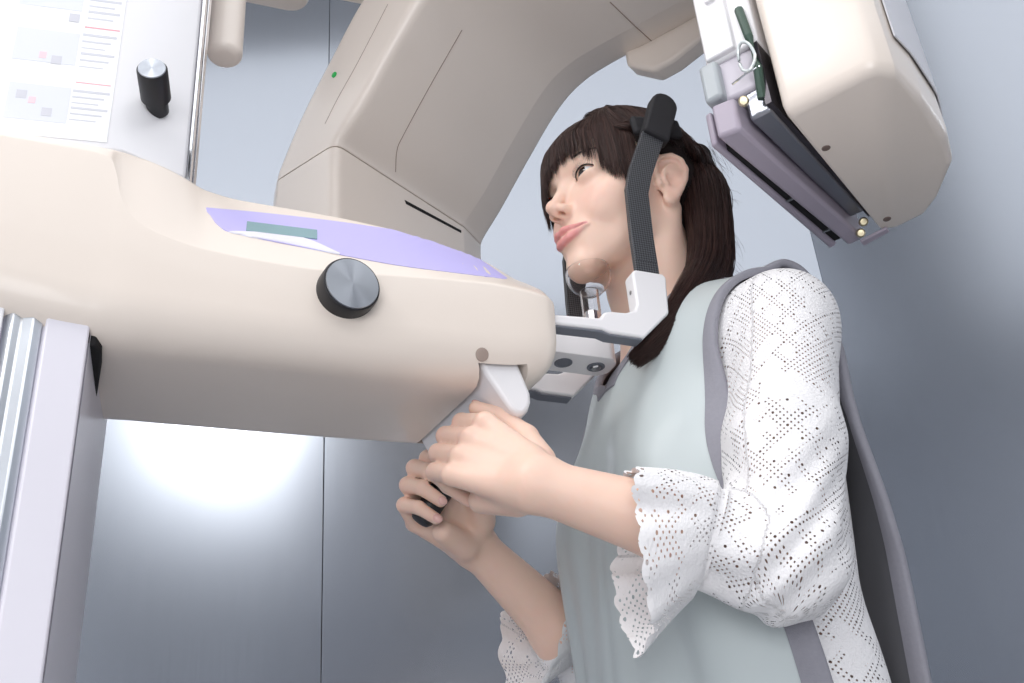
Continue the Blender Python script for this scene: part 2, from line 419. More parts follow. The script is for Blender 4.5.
# ---- decals and knobs, traced on the housing surface
def bvh_m(o):
    root = o
    while root.parent is not None: root = root.parent
    off = ORIG[root.name]
    vs_ = [Vector(v.co) + Vector(off) for v in o.data.vertices]
    return BVHTree.FromPolygons(vs_, [list(p.vertices) for p in o.data.polygons])
def ray_m(px, py):
    r = ray(px, py); c = CAM - O
    return Vector((c @ FM, c @ LM, c[2])), Vector((r @ FM, r @ LM, r[2])).normalized()
BODYB = bvh_m(body)
def onto(tree, px, py, lift):
    o_, d_ = ray_m(px, py)
    loc, nor, i, d = tree.ray_cast(o_, d_)
    if loc is None: return None, None
    if nor.dot(d_) > 0: nor = -nor
    return np.array(loc + nor * lift), np.array(nor)
def strip_decal(name, tree, upper, lower, n, m_, parent, lift=0.0007, thick=0.0006, label=None, rows=5):
    A = spline(upper, n) if len(upper) > 2 else np.linspace(upper[0], upper[1], n)
    B_ = spline(lower, n) if len(lower) > 2 else np.linspace(lower[0], lower[1], n)
    top, bot = [], []
    for j in range(rows):
        w = j / (rows - 1)
        for i in range(n):
            q = A[i] * (1 - w) + B_[i] * w
            p, nn = onto(tree, q[0], q[1], lift)
            for rr_ in range(1, 14):
                if p is not None: break
                for ax_, ay_ in ((0, rr_), (rr_, 0), (0, -rr_), (-rr_, 0)):
                    p, nn = onto(tree, q[0] + ax_, q[1] + ay_, lift)
                    if p is not None: break
            if p is None: raise RuntimeError(f'{name} misses at {q}')
            top.append(p); bot.append(p - nn * (lift + thick))
    v = top + bot; k = n * rows; f = []
    for j in range(rows - 1):
        for i in range(n - 1):
            a = j * n + i
            f += [(a, a + 1, a + n + 1, a + n), (k + a, k + a + n, k + a + n + 1, k + a + 1)]
    per = list(range(n)) + [j * n + n - 1 for j in range(1, rows)] + [(rows - 1) * n + i for i in range(n - 2, -1, -1)] + [j * n for j in range(rows - 2, 0, -1)]
    for a, b in zip(per, per[1:] + per[:1]): f.append((a, k + a, k + b, b))
    return obj(name, v, f, m_, parent, angle=30, label=label)
panel = strip_decal('control_panel', BODYB, [(206, 208), (260, 213), (330, 221), (400, 231), (430, 235), (455, 247), (480, 260), (507, 278.5)],
                    [(207, 212), (222, 229), (245, 236), (300, 247), (350, 257), (400, 266), (450, 272.5), (506, 279.5)], 60, LILAC, MX, label='lilac control panel strip', rows=7)
PB = bvh_m(panel)
strip_decal('panel_field', PB, [(219, 231.5), (250, 231.8), (285, 234.5), (310, 240), (340, 253.5)],
            [(219.5, 232.5), (250, 238), (285, 244.5), (310, 249), (339.5, 254.5)], 30, LILACP, panel, lift=0.0006, thick=0.0002)
strip_decal('display_screen', PB, [(247, 222), (317, 230.5)], [(246, 231), (317, 239.5)], 8, SCREENM, panel, lift=0.0008, thick=0.0002, label='grey green display strip')
# round brushed knob on the housing side
kc, kn = onto(BODYB, 346, 292, 0.0)
kn = np.array([0.0, 0.985, 0.17]); kn /= np.linalg.norm(kn)
kn2 = np.array([-0.10, 0.95, -0.05]); kn2 /= np.linalg.norm(kn2)
knob = obj('adjusting_knob', *lathe([(0.0, -0.006), (0.0230, -0.006), (0.0250, -0.004), (0.0250, 0.012), (0.0242, 0.0145), (0.0232, 0.0148), (0.0, 0.0148)], kc, kn2, 56), BLACK, MX, angle=40, label='black round knob with spun metal face')
def placed(name, vf, c, axis, m_, parent, **kw):     # object whose own Z axis is the given axis (for radial tangents)
    root = parent
    while root.parent is not None: root = root.parent
    me_o = obj(name, vf[0], vf[1], m_, None, **kw)
    me_o.parent = parent
    me_o.location = Vector(np.asarray(c) - ORIG[root.name])
    me_o.rotation_euler = Vector(axis).to_track_quat('Z', 'Y').to_euler()
    return me_o
placed('knob_face', lathe([(0.0, 0.0), (0.0230, 0.0), (0.0226, 0.0012), (0.0, 0.0014)], (0, 0, 0), (0, 0, 1), 56), kc + kn2 * 0.0147, kn2, SPUN, knob)
hc, hn = onto(BODYB, 482, 354.5, 0.0)
obj('housing_plug', *lathe([(0.0, -0.004), (0.0060, -0.004), (0.0060, 0.0004), (0.0050, 0.0008), (0.0, 0.0002)], hc, hn, 20), mat('taupe_plug', srgb(168, 150, 140), 0.5), MX)
# dark joint where the column leaves the housing
obj('column_gap', *prism([(0.5265, -0.084), (0.5265, 0.060), (0.528, 0.085), (0.533, 0.094), (0.545, 0.094), (0.545, -0.084)], 1.157, 1.30, 2), DARK, MX, bevel=0.002)

# ---- mast above the housing
mast = obj('mast', *prism([(0.80, 0.078), (0.624, 0.096), (0.532, 0.108), (0.4795, 0.0865), (0.472, 0.066), (0.472, -0.075), (0.80, -0.075)], 1.334, 2.04, 2), WHITEP, MX, bevel=0.002, seg=2)
for (f0, l0), (f1, l1) in (((0.4780, 0.0850), (0.4755, 0.078)), ((0.4735, 0.0715), (0.4705, 0.064))):
    d = np.array([f1 - f0, l1 - l0]); d /= np.linalg.norm(d); nn = np.array([-d[1], d[0]])
    if nn[0] > 0: nn = -nn
    q = [(f0, l0), (f0 + nn[0] * .003, l0 + nn[1] * .003), (f1 + nn[0] * .003, l1 + nn[1] * .003), (f1, l1)]
    obj('chrome_strip', *prism(q, 1.328, 2.04, 2), CHROME, mast, bevel=0.0006, seg=2, label='chrome edge strip')
MASTB = bvh_m(mast)
# instruction sheet with printed fields on the mast face
def face_pt(f, z, lift):                            # point on the slanted near face
    l = np.interp(f, [0.532, 0.624, 0.80], [0.108, 0.096, 0.078])
    n_ = np.array([0.129, 0.9916, 0]) if f < 0.624 else np.array([0.102, 0.995, 0])
    return np.array([f, l, z]) + n_ * lift
def sheet(name, f0, f1, z0, z1, lift, m_, parent, th=0.0004):
    k = [f0] + ([0.624] if f0 < 0.624 < f1 else []) + [f1]
    v, fc = [], []
    for f in k:
        for z in (z0, z1):
            v.append(face_pt(f, z, lift)); v.append(face_pt(f, z, lift - th))
    for i in range(len(k) - 1):
        a, b = 4 * i, 4 * i + 4
        fc += [(a, b, b + 2, a + 2), (a + 1, a + 3, b + 3, b + 1), (a, a + 1, b + 1, b), (a + 2, b + 2, b + 3, a + 3)]
    fc += [(0, 2, 3, 1), (len(v) - 4, len(v) - 3, len(v) - 1, len(v) - 2)]
    return obj(name, v, fc, m_, parent, smooth=False)
sh = sheet('instruction_sheet', 0.5445, 0.66, 1.341, 1.62, 0.0006, PAPER, mast)
def spx(px, py):                                    # pixel -> (f, z) on the near face
    p = U(px, py, 0.1)
    for _ in range(4): p = U(px, py, np.interp(p[0], [0.532, 0.624, 0.80], [0.108, 0.096, 0.078]))
    return p[0], p[2]
def prn(px0, py0, px1, py1, m_, lift=0.0008):
    a, b = spx(px0, py0), spx(px1, py1)
    return sheet('printed_field', min(a[0], b[0]), max(a[0], b[0]), min(a[1], b[1]), max(a[1], b[1]), lift, m_, sh, 0.0002)
# print: pictures (left), red headings and lines of text (right)
prn(10, 82, 66, 124, PRINTB); prn(18, 27, 75, 66, PRINTB); prn(26, -30, 82, 12, PRINTB)
for (x, y) in ((17, 90), (42, 108), (52, 56), (70, 14)):
    prn(x, y, x + 9, y + 9, PRINTG, 0.0010)
for (x, y) in ((40, 52), (29, 97)): prn(x, y, x + 6, y + 7, mat('pink_print', srgb(246, 212, 220), 0.6), 0.0010)
for (x, y) in ((85, 28), (76, 83)):
    prn(x, y, x + 35, y + 3.2, PRINTR)
for k in range(6): prn(73 - k * .8, 92 + k * 5.6, 110 - k * .8 - (k % 3) * 5, 94 + k * 5.6, PRINTG)
for k in range(6): prn(83 - k * .8, 36 + k * 6.2, 117 - k * .8 - (k % 3) * 5, 38 + k * 6.2, PRINTG)
for k in range(4): prn(90 - k * .8, 1 + k * 6, 122 - k * .8 - (k % 2) * 6, 3 + k * 6, PRINTG)
# black lever pin with metal cap on the chamfer
_o, _d2 = onto(MASTB, 157.5, 109, 0.0)
pin_ax = np.array([0.20, 0.95, 0.06]); pin_ax /= np.linalg.norm(pin_ax)
lev = obj('lever_pin', *lathe([(0.0, -0.002), (0.0095, -0.002), (0.0095, 0.012), (0.0126, 0.014), (0.0126, 0.045), (0.0116, 0.0465), (0.0, 0.0465)], _o, pin_ax, 32), BLACK, mast, angle=40, label='black pin with metal cap')
placed('pin_cap', lathe([(0.0, 0.0), (0.0114, 0.0), (0.011, 0.001), (0.0, 0.0012)], (0, 0, 0), (0, 0, 1), 40), _o + pin_ax * 0.0464, pin_ax, SPUN, lev)

# ---- overhead gantry and the cream rod hanging from it
def rounded_plan(pts, rad, z0, z1, r_edge):
    ring = fillet(pts, rad, 9); c = ring.mean(axis=0); R_ = []
    for dz, ins in ((0, r_edge), (r_edge * .3, r_edge * .3), (r_edge, 0)):
        R_.append([tuple(np.append(c + (p - c) * (1 - ins / 0.15), z0 + dz)) for p in ring])
    for dz, ins in ((0, 0),): R_.append([tuple(np.append(p, z1)) for p in ring])
    return loft(R_)
gan = obj('overhead_gantry', *rounded_plan([(0.56, -0.30), (0.305, -0.292), (0.305, 0.16), (0.56, 0.16)], 0.03, 1.95, 2.16, 0.012), CREAM2, MX)
obj('gantry_nose', *rounded_plan([(0.31, -0.262), (0.10, -0.25), (-0.12, -0.14), (-0.12, 0.14), (0.10, 0.16), (0.31, 0.16)], 0.04, 1.962, 2.13, 0.01), CREAM2, MX)
obj('gantry_stay', *lathe([(0.0, 0.0)] + [(0.0175 - 0.008 * (1 - math.sin(a)), 0.008 * (1 - math.cos(a))) for a in np.linspace(0.05, math.pi / 2, 7)] + [(0.0175, 0.415), (0.0, 0.415)], (0.447, 0.02, 1.542), (0, 0, 1), 28), CREAM2, MX)

# ---- rotating arm with tube head (traced in the arm's own frame b, t, z)
W_ = 0.152
IN = [(-0.300, 1.42), (-0.305, 1.45), (-0.305, 1.60), (-0.304, 1.6365)]
EX = [(-0.425, 1.42), (-0.445, 1.45), (-0.444, 1.60), (-0.442, 1.6365)]
IN2 = [(-0.3035, 1.6385), (-0.296, 1.649), (-0.262, 1.678), (-0.205, 1.738), (-0.150, 1.790), (-0.107, 1.811), (-0.050, 1.814), (0.10, 1.806), (0.38, 1.803)]
EX2 = [(-0.4415, 1.6385), (-0.434, 1.661), (-0.396, 1.728), (-0.344, 1.793), (-0.270, 1.876), (-0.180, 1.922), (-0.080, 1.942), (0.10, 1.945), (0.38, 1.945)]
def arm_rings(I, E, n):
    I, E = spline(I, n), spline(E, n); out = []
    for a, e in zip(I, E):
        q = lambda t, w: np.array([t, w])
        L_ = np.linalg.norm(e - a)
        poly = [q(-W_, 0), q(0.096, 0), q(W_, 0.012), q(W_, L_ - .012), q(W_ - 0.02, L_), q(-W_ + 0.02, L_), q(-W_, L_ - 0.03)]
        ring = fillet(poly, [0.016, 0.012, 0.012, 0.01, 0.01, 0.02, 0.02], 6)
        d = (e - a) / L_
        pts = np.array([[a[0] + d[0] * w, t, a[1] + d[1] * w] for t, w in ring])
        out.append([tuple(p) for p in a2m(pts)])
    return out
obj('tube_head_cover', *loft(arm_rings(IN, EX, 14)), CREAM2, MX, angle=50)
arm = obj('rotating_arm', *loft(arm_rings(IN2, EX2, 60)), CREAM2, MX, angle=50)
core = [np.array([-0.32, -0.11, 1.63]), np.array([-0.32, 0.09, 1.63]), np.array([-0.415, 0.09, 1.63]), np.array([-0.415, -0.11, 1.63])]
vv = a2m(np.array(core + [c + np.array([0, 0, 0.016]) for c in core]))
obj('arm_joint', vv, [(0, 1, 2, 3), (7, 6, 5, 4), (0, 4, 5, 1), (1, 5, 6, 2), (2, 6, 7, 3), (3, 7, 4, 0)], SEAM, MX)
ARMB = bvh_m(arm)
def seam_line(name, tree, pts, r, m_, parent, n=24):
    P = spline(pts, n) if len(pts) > 2 else np.linspace(pts[0], pts[1], n)
    out = [onto(tree, p[0], p[1], 0.0) for p in P]
    path = [p for p, _ in out if p is not None]
    return obj(name, *tube(path, r, 6), m_, parent)
seam_line('panel_seam', ARMB, [(462, 30), (430, 86), (404, 134), (397, 150), (395.5, 172)], 0.0006, SEAM, arm)
seam_line('panel_seam', ARMB, [(388, 4), (358, 62), (338, 98), (325, 124)], 0.0005, SEAM, arm)
seam_line('panel_seam', ARMB, [(610, 2), (635, 26), (657, 46)], 0.0008, SEAM, arm)
for p in ((642, 51), (666, 39.5)):
    c_, n_ = onto(ARMB, p[0], p[1], 0.0)
    if c_ is not None:
        obj('screw_plug', *lathe([(0.0, -0.003), (0.0048, -0.003), (0.0048, 0.0006), (0.0, 0.0008)], c_, n_, 18), RIVET, arm)
c_, n_ = next(q for q in (onto(ARMB, 334.5 + k, 75 + k * .3, 0.0) for k in range(20)) if q[0] is not None)
obj('indicator_light', *lathe([(0.0, -0.002), (0.0042, -0.002), (0.0042, 0.0012), (0.003, 0.002), (0.0, 0.0022)], c_, n_, 18), GREEN, arm, label='small green mark')
TUBEB = bvh_m(bpy.data.objects['tube_head_cover'])
strip_decal('beam_slot', TUBEB, [(404.5, 200), (461, 230.5)], [(406, 204), (461, 233)], 16, DARK, bpy.data.objects['tube_head_cover'], lift=0.0005, label='narrow dark slot', rows=3)
mv = [(-0.035, 0.14, 1.80), (0.0, 0.148, 1.772), (0.03, 0.148, 1.772), (0.12, 0.14, 1.785), (0.16, 0.14, 1.80), (0.16, 0.14, 1.93), (-0.035, 0.14, 1.93)]
mvv = a2m(np.array(mv + [(b, t + 0.03, z) for b, t, z in mv])); k = len(mv)
obj('arm_side_cover', mvv, [list(range(k)), list(range(k, 2 * k))[::-1]] + [(i, (i + 1) % k, k + (i + 1) % k, k + i) for i in range(k)], CREAM2, MX, bevel=0.006)

# ---- receptor unit hanging behind the patient's head
def arm_prism(poly_bt, z0, z1):
    v, f = prism(poly_bt, z0, z1, 2)
    return a2m(np.array(v)), f
def arm_box(b0, b1, t0, t1, z0, z1):
    v, f = boxv(b0, b1, t0, t1, z0, z1)
    return a2m(np.array(v)), f
plan = [(0.243, -0.122), (0.236, 0.128), (0.250, 0.136), (0.282, 0.133), (0.305, 0.112), (0.337, 0.066), (0.347, 0.02), (0.348, -0.05), (0.343, -0.104), (0.330, -0.122)]
ring = fillet(plan, [0.010, 0.006, 0.004, 0.01, 0.02, 0.01, 0.02, 0.02, 0.006, 0.016], 5); cpl = np.array([0.29, 0.0])
rr = []
for z, ins in ((1.376, 0.011), (1.3775, 0.006), (1.382, 0.0022), (1.389, 0.0), (1.44, 0.0), (1.60, -0.002), (1.82, -0.002)):
    q = []
    for p in ring:
        d = p - cpl; d /= np.linalg.norm(d)
        q.append((p[0] - d[0] * ins, p[1] - d[1] * ins, z))
    rr.append([tuple(x) for x in a2m(np.array(q))])
rec = obj('receptor_housing', *loft(rr), CREAM, MX, angle=40, label='cream receptor box behind the head')
RECB = bvh_m(rec)
for p in ((826, 148), (887, 219)):
    c_, n_ = onto(RECB, p[0], p[1], 0.0)
    obj('screw', *lathe([(0.0, -0.003), (0.0042, -0.003), (0.0042, 0.0004), (0.0032, 0.001), (0.0, 0.0004)], c_, n_, 16), RIVET, rec)
def outer_b(t, z, lift):
    b = np.interp(t, [-0.104, -0.05, 0.02, 0.066, 0.112], [0.343, 0.348, 0.347, 0.337, 0.305]) + 0.0015
    return (b + lift, t, z)
def side_decal(name, t0, t1, z0, z1, lift, m_, n=10):
    ts = np.linspace(t0, t1, n); v, f = [], []
    for t in ts:
        for z in (z0, z1): v += [outer_b(t, z, lift), outer_b(t, z, lift - 0.0014)]
    for i in range(n - 1):
        a, b = 4 * i, 4 * i + 4
        f += [(a, b, b + 2, a + 2), (a + 1, a + 3, b + 3, b + 1), (a, a + 1, b + 1, b), (a + 2, b + 2, b + 3, a + 3)]
    f += [(0, 2, 3, 1), (len(v) - 4, len(v) - 3, len(v) - 1, len(v) - 2)]
    return obj(name, a2m(np.array(v)), f, m_, rec)
side_decal('receptor_label', -0.085, 0.055, 1.43, 1.70, 0.0016, DECAL)
side_decal('label_band', -0.07, 0.055, 1.568, 1.70, 0.0022, VIOLET)
# rails and casting on the patient side of the receptor
hold = obj('receptor_bracket', *arm_prism([(0.180, -0.118), (0.236, -0.118), (0.236, 0.10), (0.180, 0.10)], 1.475, 1.81), WHITE, MX, bevel=0.003, label='white casting that carries the cassette rails')
obj('bracket_step', *arm_box(0.183, 0.214, -0.124, -0.116, 1.478, 1.80), WHITE, hold, bevel=0.002)
obj('bracket_plate', *arm_box(0.196, 0.206, -0.128, -0.123, 1.545, 1.80), WHITEP, hold, bevel=0.001)
obj('bracket_skirt', *arm_prism([(0.186, -0.116), (0.232, -0.113), (0.232, 0.11), (0.190, 0.11)], 1.428, 1.476), mat('pale_mauve_casting', srgb(206, 200, 210), 0.45), hold, bevel=0.004)
obj('back_plate', *arm_box(0.2285, 0.2345, -0.117, 0.125, 1.40, 1.80), mat('smoky_backing', srgb(70, 66, 72), 0.35, metal=0.5), MX)
obj('bumper_block', *arm_box(0.1745, 0.1935, -0.126, -0.100, 1.428, 1.474), mat('grey_bumper', srgb(176, 182, 186), 0.4), hold, bevel=0.004)
obj('cassette_rail', *arm_prism([(0.180, -0.128), (0.203, -0.124), (0.216, 0.134), (0.197, 0.136)], 1.382, 1.421), MAUVE, MX, bevel=0.004, label='mauve grey rail')
obj('rail_web', *arm_prism([(0.208, -0.11), (0.230, -0.11), (0.230, 0.11), (0.214, 0.11)], 1.398, 1.45), mat('dull_zinc', (0.33, 0.34, 0.38), 0.35, 0.8), MX, bevel=0.003)
obj('cassette_rail', *arm_prism([(0.166, -0.112), (0.1735, -0.114), (0.186, 0.134), (0.1765, 0.136)], 1.388, 1.428), MAUVE, MX, bevel=0.003, label='thin mauve rail nearest the head')
obj('rail_channel', *arm_prism([(0.174, -0.095), (0.180, -0.095), (0.196, 0.128), (0.186, 0.128)], 1.3905, 1.426), DARK, MX)
for t in (0.02, 0.10):
    obj('rail_pin', *arm_box(0.172 + 0.05 * t, 0.19 + 0.05 * t, t, t + 0.003, 1.389, 1.392), STEEL, MX)
obj('rail_tab', *arm_prism([(0.214, 0.122), (0.245, 0.118), (0.245, 0.126), (0.214, 0.132)], 1.372, 1.3755), MAUVE, MX, bevel=0.001)
for (b, t, z) in ((0.212, -0.126, 1.408), (0.218, 0.118, 1.380), (0.2255, 0.112, 1.388)):
    c_ = a2m(np.array([b, t, z])); ax = a2m(np.array([0.3, -0.8, -0.5]))
    obj('bolt', *lathe([(0.0, -0.004), (0.005, -0.004), (0.005, 0.002), (0.0035, 0.004), (0.0, 0.0042)], c_, ax, 12), BRASS, MX)
loop = a2m(np.array([(0.224 + 0.008 * math.cos(a), -0.124 - 0.004 * abs(math.sin(a)), 1.455 + 0.018 * math.sin(a)) for a in np.linspace(0, 2 * math.pi, 24)]))
obj('cable_loop', *tube(loop, 0.0016, 8), mat('silver_cable', (0.75, 0.8, 0.8), 0.3, 0.6), MX)
obj('cable_loop', *tube(a2m(np.array([(0.226, -0.121, 1.52), (0.230, -0.123, 1.48), (0.231, -0.122, 1.44), (0.226, -0.115, 1.41)])), 0.0045, 8), CABLE, MX)
obj('support_wire', *tube(a2m(np.array([(0.205, -0.1265, 1.433), (0.222, -0.1265, 1.437), (0.234, -0.124, 1.439)])), 0.0013, 8), CHROME, MX)

# ---- chin rest and temple supports at the nose of the housing
def bracket(side, lc, dz, df, dth=0.017):
    s = 1 if side > 0 else -1
    poly = [(0.152, 1.2335), (0.098, 1.2350), (0.090, 1.2325), (0.054, 1.2320), (0.022, 1.2640), (0.0185, 1.3060), (0.022, 1.3095), (0.053, 1.3095), (0.0565, 1.3050), (0.0565, 1.2690), (0.060, 1.2615), (0.070, 1.2575), (0.086, 1.2565), (0.0935, 1.2545), (0.098, 1.2475), (0.152, 1.2435)]
    poly = [(f + df, z + dz) for f, z in poly]
    o = obj('temple_bracket', *prism(poly, lc - dth, lc + dth, 1), WHITE, MX, bevel=0.003, seg=3, label='white bracket of the temple support')
    und = [(f + df, z + dz) for f, z in [(0.150, 1.2330), (0.098, 1.2345), (0.090, 1.2318), (0.056, 1.2315), (0.056, 1.2295), (0.091, 1.2297), (0.099, 1.2323), (0.150, 1.2310)]]
    obj('bracket_underside', *prism(und, lc - dth + 0.003, lc + dth - 0.001, 1), GREYU, o, bevel=0.0008, seg=2)  # separate grey strip along the lower face of the white bracket
    c = (0.0560 + df, lc, 1.287 + dz)
    obj('bracket_screw', *lathe([(0, 0), (0.0022, 0), (0.0022, 0.0008), (0, 0.0009)], c, (1, 0, 0), 12), STEEL, o)
    return o
def rod(lb, lt, df, dz, half, s):
    st = [(0.0350, 1.300), (0.0350, 1.355), (0.0325, 1.4135), (0.0245, 1.440), (0.0095, 1.476), (-0.002, 1.503)]
    n = len(st); V_, F_ = [], []
    for i, (f, z) in enumerate(st):
        a = st[max(i - 1, 0)]; b = st[min(i + 1, n - 1)]
        d = np.array([b[0] - a[0], b[1] - a[1]]); d /= np.linalg.norm(d); nn = np.array([d[1], -d[0]])
        l = lb + (lt - lb) * i / (n - 1)
        for w, y in ((half, 0.0032), (half, -0.0032), (-half, -0.0032), (-half, 0.0032)):
            V_.append((f + df + nn[0] * w, l + y, z + dz + nn[1] * w))
    for i in range(n - 1):
        for j in range(4): F_.append((4 * i + j, 4 * i + (j + 1) % 4, 4 * i + 4 + (j + 1) % 4, 4 * i + 4 + j))
    F_ += [(3, 2, 1, 0), (4 * n - 4, 4 * n - 3, 4 * n - 2, 4 * n - 1)]
    r = obj('temple_rod', V_, F_, CARBON, MX, bevel=0.0008, seg=2, smooth=False, label='carbon fibre rod')
    # padded top
    ang = math.radians(20); ax = np.array([-math.sin(ang), 0, math.cos(ang)]); sd = np.array([math.cos(ang), 0, math.sin(ang)])
    c0 = np.array([0.0010 + df, lt, 1.490 + dz])
    out = []
    for w, h in [(-0.0155, 0.0), (0.0155, 0.0), (0.0155, 0.052)] + [(0.0155 * math.cos(a), 0.052 + 0.0155 * math.sin(a)) for a in np.linspace(0.25, math.pi - 0.25, 8)] + [(-0.0155, 0.052)]:
        out.append((w, h))
    pv = [c0 + sd * w + ax * h + np.array([0, y, 0]) for y in (-0.0075, 0.0085) for w, h in out]; k = len(out)
    pf = [list(range(k)), list(range(k, 2 * k))[::-1]] + [(i, (i + 1) % k, k + (i + 1) % k, k + i) for i in range(k)]
    obj('rod_pad', pv, pf, BLACKM, r, bevel=0.003, seg=3, label='black padded rod cap')
    # cushion that touches the temple
    v, f = boxv(-0.034, 0.028, -0.0045, 0.0045, -0.012, 0.012)
    a2 = math.radians(-8); q = np.array(v); qf = q[:, 0] * math.cos(a2) - q[:, 2] * math.sin(a2); qz = q[:, 0] * math.sin(a2) + q[:, 2] * math.cos(a2)
    cc = c0 + ax * 0.030
    obj('temple_cushion', np.stack([qf + cc[0], q[:, 1] + lt - s * 0.011, qz + cc[2]], 1), f, BLACKM, r, bevel=0.004, seg=3)
bracket(1, 0.087, 0.0, 0.0, 0.0088)
bracket(-1, -0.074, 0.018, -0.002, 0.0088)
rod(0.087, 0.089, 0.0, 0.0, 0.0128, 1)
rod(-0.074, -0.078, -0.004, 0.018, 0.0128, -1)
cm = fillet([(0.16, -0.010), (0.16, 0.028), (0.052, 0.028), (0.043, 0.019), (0.043, -0.001), (0.052, -0.010)], [0.001, 0.001, 0.010, 0.010, 0.010, 0.010], 6)
chm = obj('chin_mount', *loft([[(p[0], p[1], z) for p in cm] for z in (1.2455, 1.2485, 1.2645, 1.2675)]), WHITE, MX, bevel=0.0015, seg=2, label='white chin rest mount')
for (f, l) in ((0.098, 0.009), (0.062, 0.009)):
    obj('mount_hole', *lathe([(0, 0), (0.0092, 0), (0.0092, -0.0008), (0.0075, -0.0010), (0.0070, -0.0004), (0, -0.0003)], (f, l, 1.2455), (0, 0, 1), 22), GREYU, chm)
obj('mount_screw', *lathe([(0, 0), (0.0055, 0), (0.005, -0.0025), (0, -0.003)], (0.062, 0.009, 1.2452), (0, 0, 1), 6), STEEL, chm)
CUP = np.array([0.052, 0.0, 1.3585])
stem = obj('chin_rest_stem', *lathe([(0.0, 0.0), (0.0078, 0.0), (0.0078, 0.050), (0.0, 0.050)], (0.054, 0.0, 1.2645), (0, 0, 1), 28), CHROME, MX, label='chrome chin rest post')
obj('stem_sleeve', *lathe([(0.0086, 0.0), (0.0100, 0.0), (0.0100, 0.076), (0.0086, 0.076), (0.0086, 0.0)], (0.054, 0.0, 1.2655), (0, 0, 1), 28), GLASS, stem, label='clear sleeve')
prof_o = [(0.009, -0.020), (0.0115, -0.0185)] + [(0.0245 * math.sin(a), 0.004 - 0.0245 * math.cos(a)) for a in np.linspace(0.55, 1.85, 12)]
prof_i = [(0.0232 * math.sin(a), 0.004 - 0.0232 * math.cos(a)) for a in np.linspace(1.85, 0.40, 12)] + [(0.0, -0.0174)]
obj('chin_cup', *lathe([(0.0, -0.020)] + prof_o + prof_i, CUP, (0.08, 0.0, 1.0), 40), GLASS, MX, label='clear chin cup')
# ------------------------------------------------------------------ signed distance modelling for the person
def smin(a, b, k):
    h = np.maximum(k - np.abs(a - b), 0) / k
    return np.minimum(a, b) - h * h * k * 0.25
def smax(a, b, k): return -smin(-a, -b, k)
def ell(p, c, r):
    q = p - np.asarray(c); r = np.asarray(r, float)
    k0 = np.linalg.norm(q / r, axis=-1); k1 = np.linalg.norm(q / (r * r), axis=-1) + 1e-9
    return k0 * (k0 - 1.0) / k1
def sph(p, c, r): return np.linalg.norm(p - np.asarray(c), axis=-1) - r
def cap(p, a, b, ra, rb=None):
    rb = ra if rb is None else rb
    a = np.asarray(a, float); b = np.asarray(b, float)
    ba = b - a; pa = p - a
    h = np.clip((pa @ ba) / (ba @ ba), 0, 1)
    return np.linalg.norm(pa - h[..., None] * ba, axis=-1) - (ra + (rb - ra) * h)
def chain(p, pts, rs, k=None):
    d = None
    for i in range(len(pts) - 1):
        c = cap(p, pts[i], pts[i + 1], rs[i], rs[i + 1])
        d = c if d is None else (np.minimum(d, c) if k is None else smin(d, c, k))
    return d

